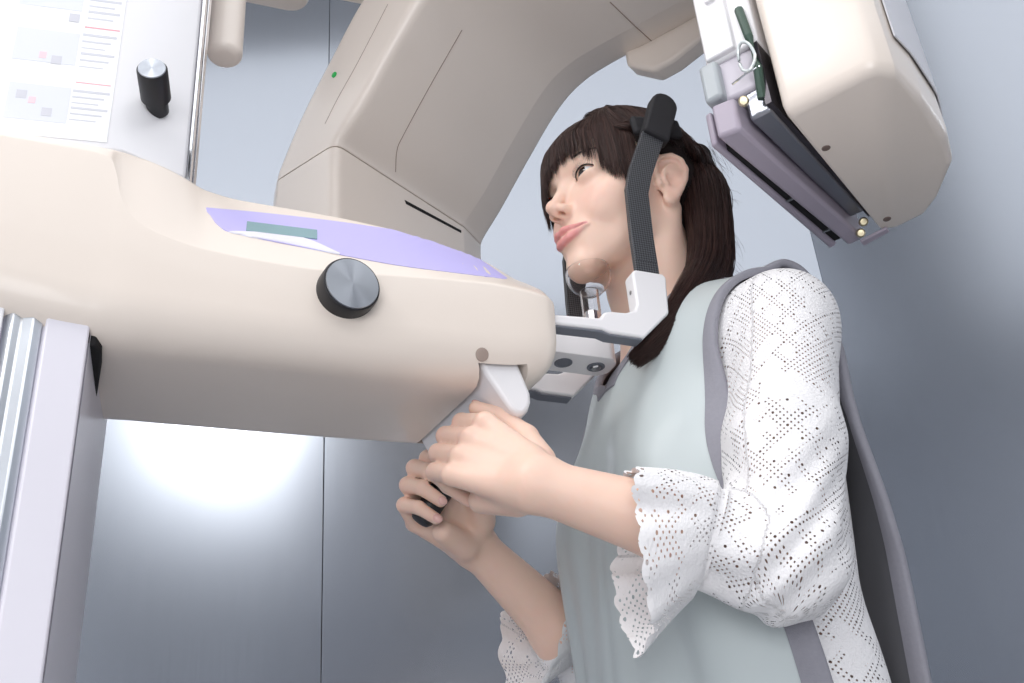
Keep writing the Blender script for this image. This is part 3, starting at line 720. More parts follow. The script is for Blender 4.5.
def polygonize(groups, axes, block=14):
    """surface nets over a rectilinear grid; groups = [(fn, centre, radius, k)]"""
    X, Y, Z = axes; nx, ny, nz = len(X), len(Y), len(Z)
    val = np.full((nx, ny, nz), 1.0, np.float32)
    GC = np.array([g[1] for g in groups]); GR = np.array([g[2] for g in groups])
    bi = [(a, min(a + block, n)) for n in (nx,) for a in range(0, n, block)]
    bj = [(a, min(a + block, ny)) for a in range(0, ny, block)]
    bk = [(a, min(a + block, nz)) for a in range(0, nz, block)]
    def ch(A, bs): return np.array([(A[a] + A[e - 1]) / 2 for a, e in bs]), np.array([(A[e - 1] - A[a]) / 2 for a, e in bs])
    (cx, hx), (cy, hy), (cz, hz) = ch(X, bi), ch(Y, bj), ch(Z, bk)
    CT = np.stack(np.meshgrid(cx, cy, cz, indexing='ij'), -1).reshape(-1, 3)
    HR = np.stack(np.meshgrid(hx, hy, hz, indexing='ij'), -1).reshape(-1, 3)
    BR = np.linalg.norm(HR, axis=1)
    nearm = np.linalg.norm(CT[:, None] - GC[None], axis=2) < GR[None] + BR[:, None] + 0.02
    dc = np.full(len(CT), 9.0)
    for g, (fn, _, _, kk) in enumerate(groups):
        m = nearm[:, g]
        if m.any(): dc[m] = smin(dc[m], fn(CT[m]), max(kk, 1e-4))
    nb = (len(bi), len(bj), len(bk))
    for b in np.where(nearm.any(1))[0]:
        i_, j_, k_ = np.unravel_index(b, nb)
        sl = (slice(*bi[i_]), slice(*bj[j_]), slice(*bk[k_])); R_ = BR[b]
        if dc[b] > 1.25 * R_ + 0.012: continue
        if dc[b] < -1.5 * R_ - 0.012: val[sl] = -1.0; continue
        xs, ys, zs = X[sl[0]], Y[sl[1]], Z[sl[2]]
        G = np.stack(np.meshgrid(xs, ys, zs, indexing='ij'), -1).reshape(-1, 3)
        d = None
        for g in np.where(nearm[b])[0]:
            e = groups[g][0](G); d = e if d is None else smin(d, e, max(groups[g][3], 1e-4))
        val[sl] = d.reshape(len(xs), len(ys), len(zs))
    s = val < 0
    cnt = np.zeros((nx - 1, ny - 1, nz - 1), np.int8)
    for a in (0, 1):
        for b in (0, 1):
            for c in (0, 1): cnt += s[a:nx - 1 + a, b:ny - 1 + b, c:nz - 1 + c]
    act = np.argwhere((cnt > 0) & (cnt < 8))
    idx = np.full(cnt.shape, -1, np.int32); idx[act[:, 0], act[:, 1], act[:, 2]] = np.arange(len(act))
    i, j, k = act.T
    acc = np.zeros((len(act), 3)); w = np.zeros(len(act))
    corners = [(a, b, c) for a in (0, 1) for b in (0, 1) for c in (0, 1)]
    ax = (X, Y, Z)
    for p in corners:
        for d in range(3):
            if p[d] == 1: continue
            q = list(p); q[d] = 1
            v0 = val[i + p[0], j + p[1], k + p[2]]; v1 = val[i + q[0], j + q[1], k + q[2]]
            m = (v0 < 0) != (v1 < 0)
            t = np.where(m, v0 / np.where(m, v0 - v1, 1), 0)
            P0 = np.stack([X[i + p[0]], Y[j + p[1]], Z[k + p[2]]], -1); P1 = np.stack([X[i + q[0]], Y[j + q[1]], Z[k + q[2]]], -1)
            acc += np.where(m[:, None], P0 + t[:, None] * (P1 - P0), 0); w += m
    verts = acc / w[:, None]
    quads = []
    for d in range(3):
        sl0 = [slice(None)] * 3; sl1 = [slice(None)] * 3
        sl0[d] = slice(0, -1); sl1[d] = slice(1, None)
        ch = s[tuple(sl0)] != s[tuple(sl1)]
        e = np.argwhere(ch); u, v = (d + 1) % 3, (d + 2) % 3
        ok = (e[:, u] > 0) & (e[:, v] > 0) & (e[:, u] < val.shape[u] - 1) & (e[:, v] < val.shape[v] - 1)
        e = e[ok]
        def cell(du, dv):
            q = e.copy(); q[:, u] -= du; q[:, v] -= dv
            return idx[q[:, 0], q[:, 1], q[:, 2]]
        Q = np.stack([cell(1, 1), cell(0, 1), cell(0, 0), cell(1, 0)], 1)
        inside = s[e[:, 0], e[:, 1], e[:, 2]]
        Q[~inside] = Q[~inside][:, ::-1]
        quads.append(Q)
    return verts, np.vstack(quads)
def sdf_obj(name, V_, Q, material, parent):
    me = bpy.data.meshes.new(name)
    root = parent
    while root is not None and root.parent is not None: root = root.parent
    off = ORIG.get(root.name, np.zeros(3)) if root is not None else np.zeros(3)
    me.vertices.add(len(V_)); me.vertices.foreach_set('co', (V_ - off).astype(np.float32).ravel())
    me.loops.add(Q.size); me.loops.foreach_set('vertex_index', Q.astype(np.int32).ravel())
    me.polygons.add(len(Q)); me.polygons.foreach_set('loop_start', np.arange(0, Q.size, 4, dtype=np.int32))
    me.update(calc_edges=True); me.validate()
    me.polygons.foreach_set('use_smooth', np.ones(len(me.polygons), bool))
    me.materials.append(material)
    o = bpy.data.objects.new(name, me); COL.objects.link(o)
    if parent is not None: o.parent = parent
    return o
def axis(*segs):
    """segs: (start, end, step) joined"""
    out = [np.arange(a, b - s * 0.3, s) for a, b, s in segs]
    return np.append(np.concatenate(out), segs[-1][1])

# ---- head frame: local centimetres, x = her left, y = forward, z = up
HC = np.array([-0.011, -0.009, 1.457])
_dl, _pt, _rl = math.radians(7), math.radians(-1.6), math.radians(-1.0)
HF = np.array([math.cos(_dl) * math.cos(_pt), math.sin(_dl) * math.cos(_pt), math.sin(_pt)])
HL = np.array([-math.sin(_dl), math.cos(_dl), 0.0]); HL = HL * math.cos(_rl) + np.cross(HF, HL) * 0 + np.array([0, 0, 1.0]) * math.sin(_rl); HL /= np.linalg.norm(HL)
HU = np.cross(HF, HL)
def h2m(p):
    p = np.asarray(p, float) / 100.0
    return HC + p[..., 0:1] * HL + p[..., 1:2] * HF + p[..., 2:3] * HU
def m2h(p):
    q = (p - HC) * 100.0
    return np.stack([q @ HL, q @ HF, q @ HU], -1)
EYE = np.array([3.15, 6.72, 2.0])
EAR = [(7.05, 0.45, -0.1), (7.2, 0.75, 1.0), (7.45, 0.7, 2.2), (7.7, 0.0, 3.15), (8.05, -1.1, 3.45), (8.35, -2.1, 2.9), (8.4, -2.55, 1.7), (8.2, -2.35, 0.4), (7.9, -1.75, -0.8), (7.55, -1.0, -1.8), (7.3, -0.45, -2.3)]
def ear_sdf(p):
    d = chain(p, EAR, [0.22, 0.26, 0.28, 0.30, 0.31, 0.32, 0.32, 0.30, 0.30, 0.42, 0.45])
    # body of the auricle: a thin tilted dish
    q = p - np.array([7.45, -0.85, 0.75])
    n = np.array([0.90, 0.42, 0.0]); n /= np.linalg.norm(n); u = np.array([-n[1], n[0], 0.0])
    loc = np.stack([q @ n, q @ u, q[..., 2]], -1)
    dish = ell(loc, (0, 0.1, 0.1), (0.42, 1.65, 2.75))
    d = smin(d, dish, 0.35)
    conch = ell(loc, (0.55, -0.25, -0.55), (0.55, 0.80, 1.10))
    d = smax(d, -conch, 0.25)
    scapha = ell(loc, (0.50, 0.45, 1.45), (0.34, 0.75, 0.75))
    d = smax(d, -scapha, 0.2)
    anti = chain(loc, [(0.36, 0.55, -1.0), (0.42, 0.78, 0.0), (0.36, 0.45, 0.95), (0.32, -0.25, 1.55)], [0.2, 0.24, 0.24, 0.18])
    d = smin(d, anti, 0.25)
    d = smin(d, ell(p, (7.15, 0.55, -0.25), (0.42, 0.36, 0.55)), 0.3)          # tragus
    d = smin(d, ell(p, (7.3, -0.35, -2.0), (0.42, 0.75, 0.75)), 0.35)          # lobe
    d = smin(d, cap(p, (6.6, -0.9, 1.8), (7.4, -1.2, 1.2), 0.9, 0.5), 0.5)      # root
    return d
LIPU = [(0.0, 9.36, -4.44), (0.55, 9.34, -4.30), (1.3, 9.00, -4.38), (2.0, 8.40, -4.36), (2.65, 7.74, -4.20)]
LIPL = [(0.0, 9.10, -5.44), (0.9, 8.98, -5.36), (1.7, 8.50, -5.06), (2.2, 8.06, -4.70), (2.65, 7.70, -4.28)]
MLINE = [(0.0, 9.78, -4.90), (0.9, 9.62, -4.85), (1.7, 9.06, -4.72), (2.3, 8.36, -4.46), (2.8, 7.78, -4.16)]
def head_sdf(P):
    p = m2h(P); p = np.stack([np.abs(p[..., 0]), p[..., 1], p[..., 2]], -1)
    d = ell(p, (0, -1.0, 4.6), (7.15, 9.0, 7.5))
    m = (p[:, 1] > -2.5) & (p[:, 2] < 9.5)
    if m.any():
        q = p[m]; e = d[m]
        e = smin(e, ell(q, (0, 2.6, 4.2), (5.9, 6.0, 5.0)), 1.5)                     # forehead
        e = smin(e, ell(q, (0, 2.2, -1.4), (5.5, 6.1, 6.0)), 2.0)                    # face block
        e = smin(e, ell(q, (3.6, 2.2, -2.8), (2.35, 3.3, 3.2)), 1.6)
        e = smin(e, cap(q, (4.6, 0.6, -4.0), (1.0, 6.5, -7.9), 0.95, 1.15), 2.2)     # jaw
        e = smin(e, ell(q, (1.2, 3.6, -5.8), (2.4, 3.2, 2.0)), 1.2)
        e = smin(e, ell(q, (0, 6.9, -7.9), (1.6, 1.6, 1.4)), 1.8)                  # chin
        e = smin(e, ell(q, (0, 5.9, -4.7), (3.0, 3.0, 2.7)), 1.3)                    # muzzle
        e = smin(e, ell(q, (3.6, 5.0, -1.1), (2.0, 2.2, 2.0)), 1.6)                  # cheek
        e = smin(e, ell(q, (3.0, 5.6, -2.5), (1.2, 1.5, 1.3)), 1.6)                  # smiling cheek
        e = smin(e, ell(q, (4.9, 2.2, -0.2), (1.45, 3.4, 1.9)), 2.0)                   # zygoma
        e = smin(e, cap(q, (0.8, 7.8, 3.7), (4.6, 6.2, 3.9), 0.72, 0.68), 1.2)       # brow
        d[m] = e
    m = (p[:, 1] > 4.5) & (p[:, 2] < 4.5) & (p[:, 2] > -7.0) & (p[:, 0] < 5.6)
    if m.any():
        q = p[m]; e = d[m]
        e = smax(e, -ell(q, (2.9, 9.0, 1.9), (1.7, 1.75, 1.15)), 1.0)                # socket
        lid = ell(q, EYE, (1.62, 1.36, 1.36))
        zc = 1.95 + 0.10 * (q[..., 0] - 3.1)
        u = np.clip((q[..., 0] - 3.1) / 1.55, -1, 1)
        up = 0.54 * (1 - u ** 2) ** 0.75; lo = 0.30 * (1 - u ** 2) ** 0.8
        slit = np.where(q[..., 2] > zc, (q[..., 2] - zc) - up, (zc - q[..., 2]) - lo)
        slit = np.maximum(slit, np.abs(q[..., 0] - 3.1) - 1.55)
        slit = np.maximum(slit, 6.4 - q[..., 1])
        e = smin(e, lid, 0.55)
        e = smax(e, -slit * 0.8, 0.12)
        n = cap(q, (0, 7.75, 2.6), (0, 9.6, -0.8), 0.52, 0.66)                       # nose
        n = smin(n, sph(q, (0, 10.0, -1.25), 0.74), 0.6)
        n = smin(n, ell(q, (0.92, 9.0, -1.65), (0.55, 0.85, 0.58)), 0.5)
        n = smin(n, ell(q, (0, 9.3, -2.0), (0.30, 0.8, 0.36)), 0.45)
        e = smin(e, n, 0.85)
        e = smax(e, -chain(q, [(0.50, 9.45, -2.75), (0.55, 9.2, -2.1), (0.60, 8.9, -1.5)], [0.42, 0.36, 0.32]), 0.12)
        e = smin(e, chain(q, LIPU, [0.36, 0.38, 0.33, 0.25, 0.12]), 0.5)             # lips
        e = smin(e, chain(q, LIPL, [0.42, 0.41, 0.35, 0.25, 0.12]), 0.5)
        e = smax(e, -chain(q, MLINE, [0.13, 0.12, 0.11, 0.11, 0.09]), 0.20)
        e = smax(e, -cap(q, (0, 9.75, -2.9), (0, 9.9, -3.9), 0.22), 0.35)            # philtrum
        e = smax(e, -sph(q, (2.95, 7.85, -4.05), 0.2), 0.4)                          # corner of the smile
        d[m] = e
    m = (p[:, 0] > 5.8) & (np.abs(p[:, 2] - 0.5) < 4.6) & (np.abs(p[:, 1] + 0.8) < 3.6)
    if m.any(): d[m] = smin(d[m], ear_sdf(p[m]), 0.30)
    return d / 100.0

# ---- trunk, arms, hands, legs in metres (f, l, z)
SHN = np.array([-0.060, 0.160, 1.226]); ELN = np.array([0.026, 0.200, 0.982])
SHF = np.array([-0.060, -0.160, 1.226]); ELF = np.array([-0.030, -0.205, 0.985])
def hand_pt(c, n, g, S, q): return c + (q[0] * n + q[1] * S + q[2] * g) / 100.0
WRN = hand_pt(CN, NN, GN, SN, (8.2, 1.2, -0.3)); WRF = hand_pt(CF, NF, GF, SF, (8.2, 1.2, -0.1))
FING = []
for g0, m0, k in ((2.75, 1.1, 0.97), (0.95, 0.8, 1.04), (-0.90, 1.1, 0.98), (-2.65, 1.6, 0.82)):
    FING.append(([(m0, 2.75, g0), (m0 - 3.7 * k, 1.75, g0 * 0.95), (m0 - 3.75 * k, -0.55 * k, g0 * 0.91), (m0 - 1.95 * k, -1.95, g0 * 0.90)],
                 [0.90 * (0.5 + k / 2), 0.84 * (0.5 + k / 2), 0.74 * (0.5 + k / 2), 0.63 * (0.5 + k / 2)]))
THUMB = ([(6.2, 0.1, 2.3), (2.9, -0.3, 4.15), (0.1, 0.75, 4.75), (-2.1, 1.75, 4.35)], [1.35, 1.05, 0.86, 0.66])
def hand_sdf(c, n, g, S):
    def fn(P):
        q = (P - c) * 100.0; q = np.stack([q @ n, q @ S, q @ g], -1)
        d = cap(q, (8.2, 1.2, 0.65), (3.0, 1.5, 1.2), 1.55, 1.45)
        d = smin(d, cap(q, (8.2, 1.2, -0.95), (3.2, 1.4, -1.2), 1.55, 1.4), 0.8)
        for pts, r in FING: d = smin(d, cap(q, (6.5, 1.5, pts[0][2] * 0.6), pts[0], 1.1, 0.92), 0.8)
        d = smin(d, cap(q, (6.2, -0.2, 1.6), (2.9, -1.0, 3.1), 1.55, 1.15), 0.9)
        d = smin(d, cap(q, (6.4, -0.1, -1.5), (2.4, -0.9, -2.4), 1.45, 1.1), 0.9)
        d = smax(d, -cap(q, (-0.1, 0, -7), (-0.1, 0, 8), 1.25), 0.3)
        for pts, r in FING:
            fd = chain(q, pts, r, 0.25)
            fd = smin(fd, sph(q, (pts[0][0] + 0.05, pts[0][1] + 0.18, pts[0][2]), r[0] * 0.86), 0.4)
            d = smin(d, fd, 0.30)
        d = smin(d, chain(q, *THUMB, 0.4), 0.30)
        return d / 100.0
    return fn
def arm_sdf(sh, el, wr, hand_el):
    def fn(P):
        d = cap(P, sh, el, 0.041, 0.033)
        d = smin(d, cap(P, el, el + (wr - el) * 0.35, 0.033, 0.032), 0.02)
        d = smin(d, cap(P, el + (wr - el) * 0.35, wr, 0.032, 0.0205), 0.02)
        return d
    return fn
NECKT = h2m(np.array([0, -1.6, -3.0])); NECKB = np.array([-0.058, -0.004, 1.275])
def trunk_sdf(P):
    q = np.stack([P[:, 0], np.abs(P[:, 1]), P[:, 2]], -1)
    d = ell(q, (-0.056, 0, 1.15), (0.098, 0.148, 0.165))
    d = smin(d, ell(q, (-0.055, 0, 0.98), (0.088, 0.130, 0.16)), 0.06)
    d = smin(d, ell(q, (-0.045, 0, 0.86), (0.092, 0.152, 0.13)), 0.06)
    d = smin(d, cap(q, (-0.058, 0.03, 1.272), (-0.060, 0.150, 1.228), 0.037, 0.038), 0.05)
    d = smin(d, sph(q, (0.004, 0.070, 1.115), 0.052), 0.04)
    d = smin(d, cap(P, NECKT, NECKB, 0.050, 0.052), 0.03)
    d = smin(d, chain(P, [h2m(np.array([6.0, -1.6, -2.2])), h2m(np.array([4.3, -0.6, -8])), np.array([-0.012, 0.018, 1.27])], [0.010, 0.011, 0.008]), 0.025)
    d = smin(d, chain(P, [h2m(np.array([-6.0, -1.6, -2.2])), h2m(np.array([-4.3, -0.6, -8])), np.array([-0.012, -0.018, 1.27])], [0.010, 0.011, 0.008]), 0.025)
    return d
def leg_sdf(P):
    q = np.stack([P[:, 0], np.abs(P[:, 1]), P[:, 2]], -1)
    d = cap(q, (-0.055, 0.085, 0.85), (-0.050, 0.080, 0.46), 0.078, 0.052)
    d = smin(d, cap(q, (-0.050, 0.080, 0.46), (-0.065, 0.078, 0.09), 0.052, 0.034), 0.03)
    d = smin(d, cap(q, (-0.075, 0.078, 0.042), (0.085, 0.088, 0.032), 0.036, 0.028), 0.03)
    return d
skin_groups = [(head_sdf, HC, 0.17, 0.012), (trunk_sdf, np.array([-0.05, 0, 1.07]), 0.40, 0.012),
               (arm_sdf(SHN, ELN, WRN, 1), (SHN + ELN + WRN) / 3, 0.22, 0.015), (arm_sdf(SHF, ELF, WRF, -1), (SHF + ELF + WRF) / 3, 0.22, 0.015),
               (hand_sdf(CN, NN, GN, SN), CN + NN * 0.03, 0.115, 0.014), (hand_sdf(CF, NF, GF, SF), CF + NF * 0.03, 0.115, 0.014),
               (leg_sdf, np.array([-0.05, 0, 0.45]), 0.52, 0.02)]
SV, SQ = polygonize(skin_groups, (axis((-0.20, 0.0, 0.003), (0.0, 0.125, 0.0014), (0.125, 0.30, 0.0018)),
                                  axis((-0.30, -0.13, 0.0045), (-0.13, -0.03, 0.002), (-0.03, 0.135, 0.0015), (0.135, 0.30, 0.0045)),
                                  axis((-0.01, 0.92, 0.011), (0.92, 1.02, 0.003), (1.02, 1.20, 0.0018), (1.20, 1.34, 0.003), (1.34, 1.50, 0.0014), (1.50, 1.60, 0.0028))))
def skin_mat():
    m = bpy.data.materials.new('skin'); m.use_nodes = True
    nt = m.node_tree; N = nt.nodes; b = N['Principled BSDF']
    at = N.new('ShaderNodeAttribute'); at.attribute_name = 'tint'
    tc = N.new('ShaderNodeTexCoord'); nz = N.new('ShaderNodeTexNoise'); nz.inputs['Scale'].default_value = 45; nz.inputs['Detail'].default_value = 4
    nt.links.new(tc.outputs['Object'], nz.inputs['Vector'])
    mx = N.new('ShaderNodeMix'); mx.data_type = 'RGBA'; mx.blend_type = 'MULTIPLY'
    mx.inputs[7].default_value = (0.96, 0.90, 0.88, 1)
    mr = N.new('ShaderNodeMapRange'); mr.inputs[1].default_value = 0.45; mr.inputs[2].default_value = 0.75; mr.inputs[4].default_value = 0.35
    nt.links.new(nz.outputs['Fac'], mr.inputs[0]); nt.links.new(mr.outputs[0], mx.inputs[0])
    nt.links.new(at.outputs['Color'], mx.inputs[6]); nt.links.new(mx.outputs[2], b.inputs['Base Color'])
    b.inputs['Roughness'].default_value = 0.46
    b.inputs['Subsurface Weight'].default_value = 0.22
    b.inputs['Subsurface Radius'].default_value = (1.0, 0.35, 0.2); b.inputs['Subsurface Scale'].default_value = 0.006
    n2 = N.new('ShaderNodeTexNoise'); n2.inputs['Scale'].default_value = 1200
    nt.links.new(tc.outputs['Object'], n2.inputs['Vector'])
    bp = N.new('ShaderNodeBump'); bp.inputs['Strength'].default_value = 0.08; bp.inputs['Distance'].default_value = 0.0006
    nt.links.new(n2.outputs['Fac'], bp.inputs['Height']); nt.links.new(bp.outputs['Normal'], b.inputs['Normal'])
    return m
SKIN = skin_mat()
PERSON = None
me_off = np.array([-0.05, 0.0, 0.0])
ORIG['person'] = me_off
person = sdf_obj('person', SV - me_off, SQ, SKIN, None)
person.location = O + me_off[0] * FM + me_off[1] * LM
person.rotation_euler = (0, 0, math.radians(204))
tag(person, 'woman in pale green apron and white lace blouse gripping the X-ray machine handles', 'person')
# natural colouring
hq = m2h(SV); hx = np.stack([np.abs(hq[:, 0]), hq[:, 1], hq[:, 2]], -1)
base = np.array(srgb(243, 208, 189)); tint = np.tile(base, (len(SV), 1))
def blend(mask, col):
    global tint
    tint = tint * (1 - mask[:, None]) + np.array(col) * mask[:, None]
inhead = (np.linalg.norm(SV - HC, axis=1) < 0.16)
def blob(c, r, k=1.0): return k * np.exp(-(np.linalg.norm((hx - np.array(c)) / np.array(r), axis=1)) ** 2) * inhead
blend(blob((3.7, 6.8, -1.4), (1.9, 2.4, 1.6), 0.35), srgb(246, 184, 172))
blend(blob((0, 10.4, -1.5), (0.9, 1.0, 0.9), 0.25), srgb(240, 186, 170))
blend(blob((8.0, -1.5, 0.5), (1.2, 2.0, 3.2), 0.35), srgb(240, 182, 162))
dl = np.minimum(chain(hx, LIPU, [0.38, 0.40, 0.34, 0.24, 0.10]), chain(hx, LIPL, [0.42, 0.42, 0.36, 0.24, 0.10]))
blend(np.clip(1 - dl / 0.16, 0, 1) * inhead * (hx[:, 1] > 7.3), srgb(230, 156, 153))
blend(np.clip(1 - (chain(hx, MLINE, [0.10] * 5) + 0.02) / 0.10, 0, 1) * 0.6 * inhead, srgb(150, 66, 70))
for c, n, g, s in ((CN, NN, GN, SN), (CF, NF, GF, SF)):
    for pts, r in FING:
        for j, k in ((0, 0.22), (1, 0.25), (3, 0.25)):
            w = hand_pt(c, n, g, s, pts[j])
            blend(k * np.exp(-(np.linalg.norm(SV - w, axis=1) / 0.009) ** 2), srgb(238, 176, 158))
ca = person.data.color_attributes.new('tint', 'FLOAT_COLOR', 'POINT')
ca.data.foreach_set('color', np.concatenate([tint, np.ones((len(tint), 1))], 1).astype(np.float32).ravel())
# ------------------------------------------------------------------ clothes
def lace_mat():
    m = bpy.data.materials.new('white_lace'); m.use_nodes = True
    nt = m.node_tree; N = nt.nodes; L = nt.links; b = N['Principled BSDF']; out = N['Material Output']
    uv = N.new('ShaderNodeUVMap'); uv.uv_map = 'lace'
    mp0 = N.new('ShaderNodeMapping'); mp0.inputs['Rotation'].default_value = (0, 0, math.radians(45)); L.new(uv.outputs['UV'], mp0.inputs['Vector'])
    sp = N.new('ShaderNodeSeparateXYZ'); L.new(mp0.outputs['Vector'], sp.inputs[0])
    def math_(op, a, b_=None, v=None):
        n = N.new('ShaderNodeMath'); n.operation = op
        if isinstance(a, (int, float)): n.inputs[0].default_value = a
        else: L.new(a, n.inputs[0])
        if b_ is not None:
            if isinstance(b_, (int, float)): n.inputs[1].default_value = b_
            else: L.new(b_, n.inputs[1])
        return n.outputs[0]
    # fine grid of pin holes
    def holes(pitch, rad):
        fx = math_('PINGPONG', sp.outputs['X'], pitch / 2); fy = math_('PINGPONG', sp.outputs['Y'], pitch / 2)
        r2 = math_('ADD', math_('MULTIPLY', fx, fx), math_('MULTIPLY', fy, fy))
        return math_('LESS_THAN', r2, rad * rad)
    h1 = holes(0.0042, 0.00085)
    h2 = holes(0.0168, 0.0012)
    # diamond lattice of open rows, with floral islands left solid
    def lattice(pitch, w0, w1):
        ax = math_('PINGPONG', sp.outputs['X'], pitch / 2); ay = math_('PINGPONG', sp.outputs['Y'], pitch / 2)
        mn = math_('MINIMUM', ax, ay)
        return math_('LESS_THAN', mn, w1)
    lat = lattice(0.0230, 0, 0.0036)
    nz = N.new('ShaderNodeTexNoise'); nz.inputs['Scale'].default_value = 26; nz.inputs['Detail'].default_value = 2; L.new(uv.outputs['UV'], nz.inputs['Vector'])
    isl = math_('GREATER_THAN', nz.outputs['Fac'], 0.565)
    band = math_('LESS_THAN', nz.outputs['Fac'], 0.41)
    fine = math_('MULTIPLY', h1, math_('MAXIMUM', lat, band))
    allh = math_('MULTIPLY', math_('MAXIMUM', fine, h2), math_('SUBTRACT', 1.0, isl))
    # petals: thread relief
    vo = N.new('ShaderNodeTexVoronoi'); vo.inputs['Scale'].default_value = 420; L.new(uv.outputs['UV'], vo.inputs['Vector'])
    v2 = N.new('ShaderNodeTexVoronoi'); v2.inputs['Scale'].default_value = 70; v2.feature = 'DISTANCE_TO_EDGE'; L.new(uv.outputs['UV'], v2.inputs['Vector'])
    relief = math_('ADD', math_('MULTIPLY', vo.outputs['Distance'], 0.5), math_('MULTIPLY', math_('LESS_THAN', v2.outputs['Distance'], 0.06), math_('MULTIPLY', isl, 0.5)))
    relief = math_('SUBTRACT', relief, math_('MULTIPLY', lat, 0.35))
    bp = N.new('ShaderNodeBump'); bp.inputs['Strength'].default_value = 0.55; bp.inputs['Distance'].default_value = 0.0012
    L.new(relief, bp.inputs['Height']); L.new(bp.outputs['Normal'], b.inputs['Normal'])
    b.inputs['Base Color'].default_value = (0.90, 0.885, 0.895, 1); b.inputs['Roughness'].default_value = 0.8; b.inputs['Sheen Weight'].default_value = 0.2
    tr = N.new('ShaderNodeBsdfTransparent'); mx = N.new('ShaderNodeMixShader')
    L.new(allh, mx.inputs[0]); L.new(b.outputs[0], mx.inputs[1]); L.new(tr.outputs[0], mx.inputs[2]); L.new(mx.outputs[0], out.inputs['Surface'])
    return m
LACE = lace_mat()
def set_uv(o, uvs):
    me = o.data; lay = me.uv_layers.new(name='lace')
    vi = np.empty(len(me.loops), np.int32); me.loops.foreach_get('vertex_index', vi)
    lay.data.foreach_set('uv', uvs[vi].astype(np.float32).ravel())
def axis_uv(P, pts):
    """unroll around the nearest segment of a limb axis; keeps the angle continuous at the back"""
    best = np.full(len(P), 9.0); uv = np.zeros((len(P), 2)); acc = 0.0
    for a, b, r in pts:
        a, b = np.asarray(a), np.asarray(b); d = b - a; L_ = np.linalg.norm(d); d = d / L_
        h = np.clip((P - a) @ d, 0, L_); v = P - a - h[:, None] * d; dist = np.linalg.norm(v, axis=1)
        e1 = np.cross(d, [0.3, -1, 0.2]); e1 /= np.linalg.norm(e1); e2 = np.cross(d, e1)
        an = np.arctan2(v @ e2, v @ e1)
        m = dist - r < best
        best[m] = (dist - r)[m]; uv[m, 0] = an[m] * r; uv[m, 1] = acc + ((P - a) @ d)[m]
        acc += L_
    return uv
CFN = ELN + (WRN - ELN) * 0.30; CFF = ELF + (WRF - ELF) * 0.32
def folds(P, el, amp):
    d = np.linalg.norm(P - el, axis=1)
    w = np.exp(-(d / 0.085) ** 2)
    return amp * w * np.sin(P @ np.array([95.0, 60.0, 130.0]) + 2.2 * np.sin(P @ np.array([40.0, -30, 25.0])))
def sleeve(sh, el, cf, up):
    def fn(P):
        d = cap(P, sh + np.array([0, 0, 0.004]), sh + (el - sh) * 0.55, 0.0475, 0.0475)
        d = smin(d, cap(P, sh + (el - sh) * 0.55, el, 0.0485, 0.0440), 0.02)
        d = smin(d, cap(P, el, cf, 0.0440, 0.0390), 0.02)
        d = d + folds(P, el + np.array([0.02, 0, 0.015]), 0.0036)
        d = d + 0.0022 * np.sin(P @ np.array([30.0, 70.0, 18.0])) * np.exp(-((P[:, 2] - 1.13) / 0.1) ** 2)
        return d
    return fn
def blouse_trunk(P):
    d = trunk_sdf(P) - 0.010
    q = np.stack([P[:, 0], np.abs(P[:, 1]), P[:, 2]], -1)
    d = d + 0.003 * np.sin(P[:, 1] * 70 + P[:, 2] * 14) * np.clip((1.05 - P[:, 2]) / 0.15, 0, 1)
    d = smax(d, 0.088 - np.linalg.norm(P - np.array([-0.040, 0.0, 1.285]), axis=1), 0.006)
    d = smax(d, P[:, 2] - 1.285, 0.01)
    return smax(d, 0.80 - P[:, 2], 0.005)
BV, BQ = polygonize([(blouse_trunk, np.array([-0.055, 0, 1.05]), 0.36, 0.02), (sleeve(SHN, ELN, CFN, 1), (SHN + ELN + CFN) / 3, 0.26, 0.02), (sleeve(SHF, ELF, CFF, 1), (SHF + ELF + CFF) / 3, 0.26, 0.02)],
                    (axis((-0.22, 0.20, 0.0028)), axis((-0.285, 0.12, 0.0045), (0.12, 0.285, 0.0024)), axis((0.78, 0.90, 0.006), (0.90, 1.34, 0.0026))))
blouse = sdf_obj('lace_blouse', BV, BQ, LACE, person)
blouse['label'] = 'white lace blouse'
bl_uv = axis_uv(BV, [(SHN + np.array([0, 0, 0.05]), ELN, 0.05), (ELN, CFN, 0.045), (SHF, ELF, 0.05), (ELF, CFF, 0.045), (np.array([-0.055, 0, 1.30]), np.array([-0.055, 0, 0.8]), 0.13)])
set_uv(blouse, bl_uv)

